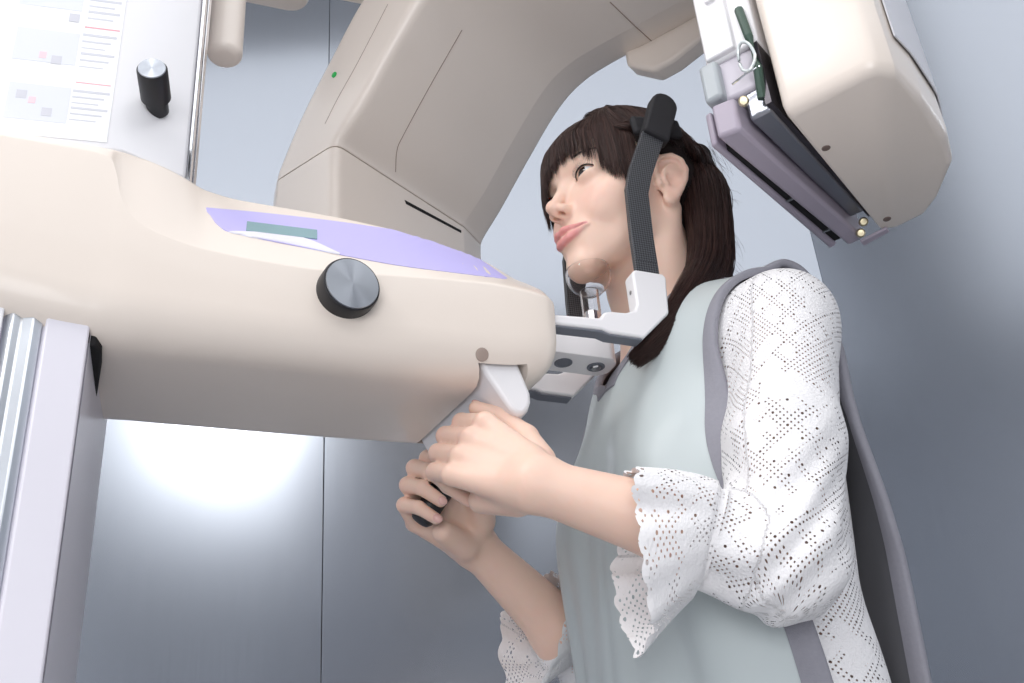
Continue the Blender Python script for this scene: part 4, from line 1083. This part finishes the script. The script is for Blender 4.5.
def cuff(a, b, drop, r0, r1, seed, yaw=0.0):
    """bell cuff: open, ruffled, scalloped hem, sagging under its weight"""
    rs = np.random.default_rng(seed); nt, nv = 192, 34
    ax = b - a; L_ = np.linalg.norm(ax); d = ax / L_
    e1 = np.cross(d, [0, 0, 1.0]); e1 /= np.linalg.norm(e1); e2 = np.cross(e1, d)     # e2 points up
    ph = rs.uniform(0, 6.28, 4)
    V_, UV = [], []
    for j in range(nv):
        for i in range(nt):
            th = 2 * math.pi * i / nt
            sc = 0.0030 * abs(math.sin(th * 13)) if j == nv - 1 else 0.0
            v = j / (nv - 1)
            vv = v
            r = r0 + (r1 - r0) * (vv ** 0.75)
            if v < 0.12: r *= 1.0 - 0.10 * math.sin(math.pi * v / 0.12)
            ruf = vv * (0.085 * math.sin(5 * th + ph[0] + 0.6 * v) + 0.05 * math.sin(9 * th + ph[1]) + 0.025 * math.sin(16 * th + ph[2] - v))
            rr_ = r * (1 + ruf)
            x, y = math.cos(th), math.sin(th)
            stretch = 1.0 + 0.22 * vv if y < 0 else 1.0 - 0.36 * vv
            p = a + d * (L_ * v + sc + vv * ((0.040 if math.sin(th + yaw) < 0 else 0.006) * math.sin(th + yaw) + 0.004 * math.sin(3 * th + ph[3]))) + e1 * (rr_ * x * (1 - 0.10 * vv)) + e2 * (rr_ * y * stretch)
            p = p + np.array([0, 0, -drop * vv ** 1.4])
            V_.append(p); UV.append((th * 0.052, L_ * v))
    F_ = [(j * nt + i, j * nt + (i + 1) % nt, (j + 1) * nt + (i + 1) % nt, (j + 1) * nt + i) for j in range(nv - 1) for i in range(nt)]
    o = obj('blouse_cuff', V_, F_, LACE, blouse, angle=80, label='ruffled lace cuff with scalloped hem')
    set_uv(o, np.array(UV))
    return o
HEMN = ELN + (WRN - ELN) * 0.64; HEMF = ELF + (WRF - ELF) * 0.58
cuff(CFN - (WRN - ELN) * 0.03, HEMN, 0.013, 0.041, 0.068, 3, 0.2)
cuff(CFF - (WRF - ELF) * 0.03, HEMF, 0.010, 0.041, 0.064, 5, 0.0)

# trousers and shoes, below the frame
def trousers(P): return smax(smax(leg_sdf(P) - 0.012, 0.10 - P[:, 2], 0.004), P[:, 2] - 0.80, 0.004)
TV, TQ = polygonize([(trousers, np.array([-0.05, 0, 0.48]), 0.50, 0.01)], (axis((-0.2, 0.14, 0.008)), axis((-0.22, 0.22, 0.008)), axis((0.08, 0.98, 0.012))))
sdf_obj('trousers', TV, TQ, mat('navy_cloth', srgb(52, 56, 74), 0.9), person)

# ---- protective apron: front panel, straps, back panel
API = [(0.078, 0, 0.55), (0.080, 0, 0.80), (0.078, 0, 0.95), (0.074, 0, 1.08), (0.067, 0, 1.16), (0.043, 0, 1.222), tuple(U(648, 364, 0.034)), tuple(U(686, 334, 0.050)), (-0.064, 0.060, 1.328), (-0.100, 0.056, 1.326), (-0.128, 0.03, 1.305), (-0.138, 0, 1.27), (-0.148, 0, 1.10), (-0.150, 0, 0.95), (-0.135, 0, 0.55)]
APO = [(-0.010, 0.190, 0.55), (-0.012, 0.185, 0.80), (-0.004, 0.176, 0.95), (0.024, 0.158, 1.08), (0.010, 0.147, 1.15), (-0.014, 0.142, 1.212), (-0.040, 0.147, 1.262), (-0.060, 0.154, 1.291), (-0.080, 0.158, 1.302), (-0.106, 0.158, 1.284), (-0.126, 0.152, 1.220), (-0.128, 0.148, 1.150), (-0.150, 0.140, 1.050), (-0.158, 0.128, 0.95), (-0.130, 0.120, 0.55)]
NVA, NUA = 150, 40
AI, AO = spline(API, NVA), spline(APO, NVA)
_tv = np.linspace(0, len(API) - 1, NVA)
strap = np.clip(1 - np.abs(_tv - 8.0) / 3.0, 0, 1)                       # 1 on the shoulder, 0 on the panels
def apron_pt(iv, u):
    a, b = AI[iv], AO[iv]; s_ = strap[iv]
    k = u ** (2.6 * (1 - s_) + 1.0 * s_)
    p = a + (b - a) * u; p[0] = a[0] + (b[0] - a[0]) * k
    t = _tv[iv]
    p[2] += 0.006 * s_ * math.sin(math.pi * u)
    if t < 5:                                                             # soft vertical folds, bust
        w = min(1.0, (5 - t) / 2.5)
        p[0] += w * (0.0060 * math.sin(u * 9 + t * 0.8) + 0.0035 * math.sin(u * 17 + 1.0 + 0.5 * t)) * math.sin(math.pi * min(1, u * 1.0)) + 0.012 * math.exp(-((t - 3.3) / 0.8) ** 2) * math.sin(math.pi * u) ** 1.5
    if t > 11: p[0] += 0.004 * math.sin(u * 8 + t)
    return p
us = np.linspace(0, 1, NUA)
G = np.array([[apron_pt(i, u) for u in us] for i in range(NVA)])
def gnormals(G):
    du = np.gradient(G, axis=1); dv = np.gradient(G, axis=0)
    n = np.cross(du, dv); n /= np.linalg.norm(n, axis=2)[..., None] + 1e-12
    c = np.array([-0.055, 0.02, 1.05])
    ref = G - c; ref[..., 2] *= 0.3
    sgn = np.sign((n * ref).sum(-1)); sgn[sgn == 0] = 1
    return n * (sgn[..., None])
# the cloth rests on the body: push the grid out of the blouse
def push(G, fn, gap, it=6):
    S = G.shape; P = G.reshape(-1, 3).copy(); e = 0.002
    for _ in range(it):
        d = fn(P); g = np.stack([fn(P + np.eye(3)[k] * e) - fn(P - np.eye(3)[k] * e) for k in range(3)], 1)
        g /= np.linalg.norm(g, axis=1)[:, None] + 1e-9
        P += g * np.maximum(gap - d, 0)[:, None] * 0.8
    return P.reshape(S)
def body_under(P): return np.minimum(trunk_sdf(P) - 0.010, smin(cap(P, SHN, SHN + (ELN - SHN) * 0.15, 0.0475, 0.0475), trunk_sdf(P) - 0.010, 0.03))
G0 = G.copy()
G = push(G, body_under, 0.0065)
D_ = G - G0
for _ in range(10):                                                       # relax the correction so that it stays smooth
    Dn = D_.copy(); Dn[1:-1] = 0.25 * D_[:-2] + 0.5 * D_[1:-1] + 0.25 * D_[2:]
    Dm = Dn.copy(); Dm[:, 1:-1] = 0.25 * Dn[:, :-2] + 0.5 * Dn[:, 1:-1] + 0.25 * Dn[:, 2:]
    D_ = Dm
G = push(G0 + D_, body_under, 0.0055, 3)
def apron_pt(iv, u):                                                      # from here on: the settled cloth
    x = min(max(u, 0.0), 1.0) * (NUA - 1); j = min(int(x), NUA - 2); w = x - j
    return G[iv, j] * (1 - w) + G[iv, j + 1] * w
GN_ = gnormals(G)
def halves(G2):
    V_, F_ = [], []
    for sgn in (1, -1):
        b = len(V_); H = G2.copy(); H[..., 1] *= sgn
        nv, nu = H.shape[:2]
        V_ += [tuple(p) for p in H.reshape(-1, 3)]
        F_ += [(b + i * nu + j, b + i * nu + j + 1, b + (i + 1) * nu + j + 1, b + (i + 1) * nu + j) for i in range(nv - 1) for j in range(nu - 1)]
    return V_, F_
def weld(o, d=0.0004):
    bm = bmesh.new(); bm.from_mesh(o.data); bmesh.ops.remove_doubles(bm, verts=bm.verts, dist=d); bmesh.ops.recalc_face_normals(bm, faces=bm.faces); bm.to_mesh(o.data); bm.free()
APRON = mat('pale_green_satin', srgb(196, 205, 206), 0.42, bump=0.35, bscale=9, var=0.02, vscale=3, sheen=0.15)
LINING = mat('charcoal_lining', srgb(98, 98, 102), 0.9, bump=0.3, bscale=14)
BIND = mat('grey_binding_tape', srgb(146, 145, 154), 0.75, bump=0.3, bscale=900, var=0.08, vscale=300)
def close_mid(G2):                                                        # keep the centre line on l = 0 where the panels meet
    H = G2.copy(); m = np.array([abs(AI[i][1]) < 0.004 for i in range(NVA)])
    H[m, 0, 1] = 0.0
    return H
apron = obj('lead_apron', *halves(close_mid(G)), APRON, person, angle=80, label='pale green satin lead apron')
weld(apron)
lining_o = obj('apron_lining', *halves(close_mid(G - GN_ * 0.0035)), LINING, apron, angle=80, label='charcoal lining')
weld(lining_o)
def band(edge_u0, edge_u1, i0, i1, name):
    """folded tape around an edge of the apron (u from inside the cloth to the edge)"""
    V_, F_ = [], []
    for sgn in (1, -1):
        rings = []
        for i in range(i0, i1):
            wdt = np.linalg.norm(AO[i] - AI[i]); du_ = (edge_u1 - edge_u0) / wdt
            ue = 1.0 if edge_u1 > edge_u0 else 0.0
            uin = ue - du_
            pe, pi_ = apron_pt(i, ue), apron_pt(i, uin)
            n = GN_[i, -1] if ue == 1.0 else GN_[i, 0]
            out = (pe - pi_); out /= np.linalg.norm(out)
            n = n - (n @ out) * out; n /= np.linalg.norm(n)
            mid = apron_pt(i, ue - du_ * 0.5)
            ring = [pi_ + n * 0.0012, mid + n * 0.0022, pe + n * 0.0022, pe + out * 0.0022 + n * 0.0006, pe + out * 0.0022 - n * 0.0040, pe - n * 0.0056, mid - n * 0.0056, pi_ - n * 0.0046]
            rings.append([(p[0], p[1] * sgn, p[2]) for p in ring])
        v, f = loft(rings); b = len(V_); V_ += v; F_ += [[q + b for q in ff] for ff in f]
    return obj(name, V_, F_, BIND, apron, angle=60, label='grey edge binding')
band(0.0, 0.0155, 0, NVA, 'edge_binding')
i5 = int(5.0 / (len(APO) - 1) * (NVA - 1)); i11 = int(11.0 / (len(APO) - 1) * (NVA - 1))
band(0.020, 0.0, i5, i11 + 1, 'neck_binding')
tb = U(612, 385, -0.03)
obj('apron_tab', *tube(spline([tb + np.array([-0.010, 0, 0.020]), tb + np.array([-0.003, 0, 0.008]), tb + np.array([0.0015, 0, -0.003]), tb + np.array([0.0, 0, -0.011])], 10), [0.004, 0.0055, 0.0065, 0.007, 0.0072, 0.0072, 0.007, 0.0065, 0.0055, 0.003], 12, flat=0.45), mat('slate_tab', srgb(84, 86, 94), 0.8), apron)
# ------------------------------------------------------------------ face details
def eye_mesh(side):
    c = EYE * np.array([side, 1, 1]); r = 1.22
    gz = np.array([0.10 * side, 1.0, 0.02]); gz /= np.linalg.norm(gz)
    a1 = np.cross(gz, [0, 0, 1.0]); a1 /= np.linalg.norm(a1); a2 = np.cross(a1, gz)
    angs = np.concatenate([np.linspace(0.001, 0.20, 4), np.linspace(0.23, 0.53, 6), np.linspace(0.56, math.pi - 0.001, 22)])
    seg = 40; rings = []
    for t in angs:
        rr_ = r * (1 + 0.03 * max(0, 1 - t / 0.5))
        rings.append([tuple(h2m(c + rr_ * (math.cos(t) * gz + math.sin(t) * (math.cos(f) * a1 + math.sin(f) * a2)))) for f in np.linspace(0, 2 * math.pi, seg, endpoint=False)])
    v, f = loft(rings)
    fm = []
    for k in range(len(angs) - 1):
        tm = 0.5 * (angs[k] + angs[k + 1]); fm += [(2 if tm < 0.215 else 1 if tm < 0.545 else 0)] * seg
    fm += [2, 0]
    return v, f, fm
EWHITE = mat('eye_white', srgb(238, 234, 236), 0.15, coat=0.5); IRIS = mat('dark_brown_iris', srgb(40, 24, 20), 0.15, coat=0.8, var=0.3, vscale=500); PUPIL = mat('pupil', srgb(12, 10, 10), 0.08, coat=0.8)
for sd in (1, -1):
    v, f, fm = eye_mesh(sd)
    obj('eye', v, f, EWHITE, person, mats=[EWHITE, IRIS, PUPIL], fmat=fm, angle=60)
HAIRD = mat('lash_brown', srgb(38, 26, 24), 0.6)
for sd in (1, -1):
    xs = np.linspace(1.58, 4.72, 26); pts = []
    for x in xs:
        u = np.clip((x - 3.1) / 1.58, -1, 1); z = 1.95 + 0.10 * (x - 3.1) + 0.54 * max(0, 1 - u * u) ** 0.75 + 0.02
        q = 1 - ((x - EYE[0]) / 1.66) ** 2 - ((z - EYE[2]) / 1.40) ** 2
        pts.append((sd * x, EYE[1] + 1.40 * math.sqrt(max(q, 0.03)) + 0.02, z))
    rad = 0.00105 * (0.35 + 0.65 * np.sin(np.linspace(0.25, 2.6, 26)))
    vf = [tube(h2m(np.array(pts)), rad, 6)]
    for k in range(3, 26, 1):                                              # lashes
        p = np.array(pts[k]); w = (k - 3) / 22
        tip = p + np.array([sd * (0.10 + 0.45 * w), 0.55, 0.10 + 0.25 * w]); mid = p + np.array([sd * (0.03 + 0.16 * w), 0.34, -0.04])
        vf.append(tube(h2m(np.array([p, mid, tip])), [0.00028, 0.0002, 0.00006], 3))
    obj('eyelashes', *join(*vf), HAIRD, person)
    rb = np.random.default_rng(4); vf = []
    for k in range(150):
        w = rb.uniform(0, 1); x = 1.5 + 3.5 * w; y = 8.45 - 1.75 * w ** 1.5 - 0.1; z = 3.95 + 0.45 * math.sin(w * 2.4) + rb.uniform(-0.22, 0.22) * (1 - 0.6 * w)
        p = np.array([sd * x, y + 0.15, z]); q = p + np.array([sd * 0.45, -0.12, 0.16 - 0.25 * w])
        vf.append(tube(h2m(np.array([p - [0, 0.2, 0], (p + q) / 2 + [0, 0.08, 0], q])), [0.0003, 0.0003, 0.00008], 3))
    obj('eyebrow', *join(*vf), HAIRD, person)
NAIL = mat('fingernail', srgb(238, 190, 180), 0.25, coat=0.3)
for c, n, g, S in ((CN, NN, GN, SN), (CF, NF, GF, SF)):
    for pts, r in FING + [THUMB]:
        a, b = np.array(pts[2], float), np.array(pts[3], float); d = (b - a) / np.linalg.norm(b - a)
        o_ = np.array([b[0], b[1], 0.0]) if pts is not THUMB[0] else np.array([-0.3, 0.2, 1.0])
        o_ = o_ - (o_ @ d) * d; o_ /= np.linalg.norm(o_); w = np.cross(d, o_)
        ctr = b + o_ * (r[3] * 0.80) + d * 0.10
        rings = []
        for t in np.linspace(0.05, math.pi - 0.05, 9):
            rings.append([tuple(hand_pt(c, n, g, S, ctr + d * 0.56 * math.cos(t) + 0.44 * math.sin(t) * w * math.cos(q) + o_ * (0.20 * math.sin(t) * math.sin(q)) - o_ * 0.10 * math.cos(q) ** 2)) for q in np.linspace(0, 2 * math.pi, 12, endpoint=False)])
        obj('fingernail', *loft(rings), NAIL, person)

# ------------------------------------------------------------------ hair
def hair_mat(name, c0, c1, rough):
    m = bpy.data.materials.new(name); m.use_nodes = True
    nt = m.node_tree; N = nt.nodes; b = N['Principled BSDF']
    at = N.new('ShaderNodeAttribute'); at.attribute_name = 'strand'
    mx = N.new('ShaderNodeMix'); mx.data_type = 'RGBA'; mx.inputs[6].default_value = c0 + (1,); mx.inputs[7].default_value = c1 + (1,)
    nt.links.new(at.outputs['Fac'], mx.inputs[0]); nt.links.new(mx.outputs[2], b.inputs['Base Color'])
    b.inputs['Roughness'].default_value = rough; b.inputs['Specular IOR Level'].default_value = 0.55
    b.inputs['Specular Tint'].default_value = (1.0, 0.86, 0.82, 1)
    return m
HAIR = hair_mat('dark_brown_hair', srgb(36, 24, 23), srgb(78, 55, 50), 0.34)
HAIRB = mat('dark_brown_hair_base', srgb(34, 24, 23), 0.9, var=0.2, vscale=90, stretch=(1, 1, 0.1))
CAPC, CAPR = np.array([0, -1.0, 4.7]), np.array([7.55, 9.45, 8.45])
HLY = [-11, -6.5, -4.2, -3.4, -2.6, 0.0, 2.0, 5.0, 7.0]; HLZ = [-6.0, -5.5, -3.0, 1.0, 3.7, 4.1, 5.0, 7.6, 8.6]
ROPE = [(5.6, 4.6, 7.2), (7.2, 2.0, 7.3), (8.0, -1.2, 6.6), (7.9, -4.3, 5.7), (6.6, -7.2, 5.0), (4.2, -9.4, 4.7), (0.5, -10.7, 4.6)]
def hair_cap(P):
    p = m2h(P); x = np.abs(p[..., 0]); q = np.stack([x, p[..., 1], p[..., 2]], -1)
    d = ell(q, CAPC, CAPR)
    h = np.interp(p[..., 1], HLY, HLZ)
    d = smax(d, (h - p[..., 2]) * 0.55, 0.3)
    d = smin(d, chain(q, ROPE, [0.2, 0.5, 0.65, 0.7, 0.72, 0.72, 0.7]), 0.5)
    return d / 100.0
# the long hair: centre line traced on the photograph, falling behind the ear and forward over the collar
LNG = np.array([U(px, py, l) for px, py, l in ((697, 158, 0.035), (705, 195, 0.040), (710, 232, 0.050), (710, 268, 0.062), (693, 300, 0.082), (667, 330, 0.086), (646, 350, 0.080))])
LFR = LNG * np.array([1, -1, 1]); LFR[5] = U(652, 330, -0.055); LFR[6] = U(638, 352, -0.045); LFR[4] = 0.5 * (LFR[3] + LFR[5]) + np.array([-0.008, -0.012, 0])
def hair_long(Lc):
    def fn(P): return chain(P, list(Lc[:6]), [0.017, 0.017, 0.0155, 0.0135, 0.0085, 0.004], 0.01)
    return fn
HV, HQ = polygonize([(hair_cap, HC + np.array([-0.015, 0, 0.045]), 0.15, 0.006), (hair_long(LNG), LNG[2], 0.16, 0.012), (hair_long(LFR), LFR[2], 0.16, 0.012),
                     (lambda P: ell(P, h2m(np.array([0, -7.2, -2.0])), (0.026, 0.048, 0.055)), h2m(np.array([0, -7.2, -2.0])), 0.09, 0.02)],
                    (axis((-0.18, 0.12, 0.0026)), axis((-0.13, 0.13, 0.0026)), axis((1.18, 1.60, 0.0028))))
hair = sdf_obj('hair', HV, HQ, HAIRB, person); hair['label'] = 'long dark brown hair with a fringe, half tied back'

def strands(name, paths, r0, r1, parent, seg=3):
    """paths: (N, M, 3) control curves already resampled; one mesh of thin tapered tubes"""
    N_, M_ = paths.shape[:2]
    T = np.gradient(paths, axis=1); T /= np.linalg.norm(T, axis=2)[..., None] + 1e-12
    ref = np.array([0.13, 0.9, 0.41]); A = np.cross(T, ref); A /= np.linalg.norm(A, axis=2)[..., None] + 1e-12; B_ = np.cross(T, A)
    prof = r0 + (r1 - r0) * np.linspace(0, 1, M_) ** 2
    an = np.linspace(0, 2 * np.pi, seg, endpoint=False)
    V_ = paths[:, :, None, :] + prof[None, :, None, None] * (np.cos(an)[None, None, :, None] * A[:, :, None] + np.sin(an)[None, None, :, None] * B_[:, :, None])
    V_ = V_.reshape(-1, 3)
    base = (np.arange(N_) * M_ * seg)[:, None, None] + (np.arange(M_ - 1) * seg)[None, :, None]
    q = []
    for s_ in range(seg):
        s2 = (s_ + 1) % seg
        q.append(np.stack([base[..., 0] + s_, base[..., 0] + s2, base[..., 0] + seg + s2, base[..., 0] + seg + s_], -1).reshape(-1, 4))
    o = sdf_obj(name, V_, np.vstack(q), HAIR, parent)
    val = np.repeat(rng.uniform(0, 1, N_) ** 1.6, M_ * seg).astype(np.float32)
    at = o.data.attributes.new('strand', 'FLOAT', 'POINT'); at.data.foreach_set('value', val)
    o['kind'] = 'stuff'
    return o
def resample(ctrl, M_):
    """ctrl (N, K, 3) -> Catmull-Rom (N, M, 3)"""
    N_, K = ctrl.shape[:2]
    Q = np.concatenate([2 * ctrl[:, :1] - ctrl[:, 1:2], ctrl, 2 * ctrl[:, -1:] - ctrl[:, -2:-1]], 1)
    t = np.linspace(0, K - 1 - 1e-6, M_); i = t.astype(int); u = (t - i)[None, :, None]
    p0, p1, p2, p3 = Q[:, i], Q[:, i + 1], Q[:, i + 2], Q[:, i + 3]
    return 0.5 * ((2 * p1) + (-p0 + p2) * u + (2 * p0 - 5 * p1 + 4 * p2 - p3) * u ** 2 + (-p0 + 3 * p1 - 3 * p2 + p3) * u ** 3)
def on_cap(d, lift):
    """direction from the cap centre -> point on the hair cap (local cm)"""
    d = d / np.linalg.norm(d, axis=-1)[..., None]
    k = 1.0 / np.linalg.norm(d / CAPR, axis=-1)
    return CAPC + d * (k + lift)[..., None]
def cap_path(a, b, lift, M_):
    """great-circle like curves on the cap between points a and b (N, 3)"""
    da = a - CAPC; db = b - CAPC
    da = da / np.linalg.norm(da, axis=1)[:, None]; db = db / np.linalg.norm(db, axis=1)[:, None]
    om = np.arccos(np.clip((da * db).sum(1), -1, 1))[:, None, None]; t = np.linspace(0, 1, M_)[None, :, None]
    d = (np.sin((1 - t) * om) * da[:, None] + np.sin(t * om) * db[:, None]) / (np.sin(om) + 1e-9)
    return on_cap(d, lift)
# fringe
NB = 2400
x = np.where(rng.uniform(0, 1, 2400) < 0.18, rng.uniform(5.6, 7.3, 2400), rng.uniform(-6.2, 6.4, 2400)); lay = rng.uniform(0, 1, NB)
zend = np.interp(x, [-7, -6, -4.5, -3, -1.5, 0.5, 2.5, 4.0, 5.0, 5.8, 6.6, 7.3], [-0.6, 0.0, 0.6, 2.0, 3.4, 4.0, 4.3, 4.0, 3.0, 1.4, -0.6, -2.2]) + rng.normal(0, 0.42, NB)
clump = 0.22 * np.sin(x * 5.1) + 0.15 * np.sin(x * 9.7 + 1)
zend += 0.6 * np.abs(clump)
yf = 8.75 * np.sqrt(np.clip(1 - (np.abs(x) / 7.55) ** 2.2, 0.01, 1)) + 0.25
off = 0.10 + 0.50 * lay
ctrl = np.stack([np.stack([x * 0.42 + 0.6, 1.2 + rng.uniform(-1.5, 1.5, NB), 12.6 + 0.2 * lay], 1),
                 np.stack([x * 0.66 + 0.4, 5.0 + 0.2 * lay - np.abs(x) * 0.10, 11.3 + 0.4 * lay - np.abs(x) * 0.12], 1),
                 np.stack([x * 0.90 + clump * 0.3, np.minimum(yf, 8.7) * 0.94 + off * 0.8, 8.0 + 0.3 * lay - np.abs(x) * 0.12], 1),
                 np.stack([x * 1.0 + clump, yf + off * 0.85, zend * 0.55 + 3.1], 1),
                 np.stack([x * 1.005 + clump * 1.2, yf + off * 0.55 + 0.05, zend], 1)], 1)
strands('fringe', h2m(resample(ctrl, 15)), 0.00050, 0.00008, hair)
# hair combed back from the parting to the twists on both sides
NT = 2600
ry = rng.uniform(-8.0, 4.0, NT); side = np.where(rng.uniform(0, 1, NT) < 0.68, 1.0, -1.0)
rt = np.stack([rng.normal(0.3, 0.4, NT), ry, np.full(NT, 12.0)], 1)
rp = spline(ROPE, 60); tt = np.clip((4.6 - ry) / 13.5 + rng.normal(0, 0.06, NT), 0, 1)
en = rp[(tt * 59).astype(int)] * np.stack([side, np.ones(NT), np.ones(NT)], 1) + rng.normal(0, 0.35, (NT, 3))
P_ = cap_path(rt, en, 0.15 + 0.35 * rng.uniform(0, 1, NT)[:, None] + (0.25 + 0.35 * np.sin(np.linspace(0, math.pi, 14)))[None] * np.sin(np.linspace(0.3, math.pi, 14))[None] * rng.uniform(0, 1, NT)[:, None], 14)
strands('combed_hair', h2m(P_), 0.00050, 0.00035, hair)
# twisted rope on each side
NR = 520; tk = np.linspace(0, 1, 46); rope = spline(ROPE, 46); allp = []
Tn = np.gradient(rope, axis=0); Tn /= np.linalg.norm(Tn, axis=1)[:, None]
Ra = np.cross(Tn, [0, 0, 1.0]); Ra /= np.linalg.norm(Ra, axis=1)[:, None]; Rb = np.cross(Ra, Tn)
for k in range(NR):
    two = rng.integers(0, 2); a0 = two * math.pi + rng.normal(0, 0.35); rad = 0.55 + 0.12 * rng.normal(); off_a = rng.uniform(0, 6.28); off_r = 0.42 * math.sqrt(rng.uniform(0, 1))
    w = a0 + tk * 15.0
    env = np.interp(tk, [0, 0.2, 0.8, 1], [0.45, 0.85, 1.05, 0.95])
    q = rope + env[:, None] * (rad * (np.cos(w)[:, None] * Ra + np.sin(w)[:, None] * Rb) + off_r * (np.cos(off_a + w)[:, None] * Ra + np.sin(off_a + w)[:, None] * Rb))
    if k % 3 == 2: q = q * np.array([-1, 1, 1])
    allp.append(q)
strands('twisted_hair', h2m(np.array(allp)), 0.00050, 0.00040, hair)
# long straight hair, near and far side
def long_strands(Lc, N_, sgn, seed):
    rs = np.random.default_rng(seed)
    an = rs.uniform(0, 2 * math.pi, N_); rd = np.sqrt(rs.uniform(0.25, 1, N_))
    K = len(Lc); W_l = np.array([0.026, 0.0258, 0.0245, 0.0235, 0.020, 0.0125, 0.007])
    T = np.gradient(Lc, axis=0); T /= np.linalg.norm(T, axis=1)[:, None]
    A = np.cross(T, [0, 1.0, 0]); A /= np.linalg.norm(A, axis=1)[:, None]; B_ = np.cross(T, A)
    ctrl = np.zeros((N_, K + 1, 3))
    flat = np.array([0.9, 0.9, 0.85, 0.75, 0.6, 0.6, 0.6])
    for k in range(K):
        j = rs.normal(0, 0.0012, (N_, 3))
        ctrl[:, k + 1] = Lc[k] + (rd * W_l[k])[:, None] * (np.cos(an)[:, None] * A[k] * 1.05 + np.sin(an)[:, None] * flat[k] * B_[k]) + j
    ctrl[:, K] += rs.uniform(-0.35, 1.1, N_)[:, None] * (Lc[-1] - Lc[-2]) * 0.55
    # root on the cap: behind and above the ear
    rt = np.stack([sgn * rs.uniform(1.0, 7.0, N_), rs.uniform(-9.5, -3.8, N_), rs.uniform(4.4, 5.6, N_)], 1)
    rt[:, 1] = -10.2 * np.sqrt(np.clip(1 - (np.abs(rt[:, 0]) / 8.0) ** 2, 0.08, 1)) + 0.1
    ctrl[:, 0] = h2m(rt)
    ctrl[:, 1] = 0.45 * ctrl[:, 1] + 0.55 * (0.5 * (ctrl[:, 0] + ctrl[:, 2]))
    return resample(ctrl, 26)
strands('long_hair', long_strands(LNG, 3000, 1, 21), 0.00050, 0.00020, hair)
strands('long_hair', long_strands(LFR, 900, -1, 22), 0.00050, 0.00020, hair)
# loose fly-away hairs
NF_ = 70; fly = []
for k in range(NF_):
    p = LNG[rng.integers(0, 4)] + np.array([rng.uniform(-0.026, -0.018), rng.uniform(-0.02, 0.02), rng.uniform(-0.01, 0.01)])
    d = np.array([rng.uniform(-0.016, -0.002), rng.uniform(-0.01, 0.01), rng.uniform(-0.03, -0.012)])
    fly.append([p + np.array([0.006, 0, 0.02]), p, p + d * 0.6 + np.array([-0.002, 0, 0]), p + d])
strands('loose_hair', resample(np.array(fly), 8), 0.00016, 0.00006, hair)
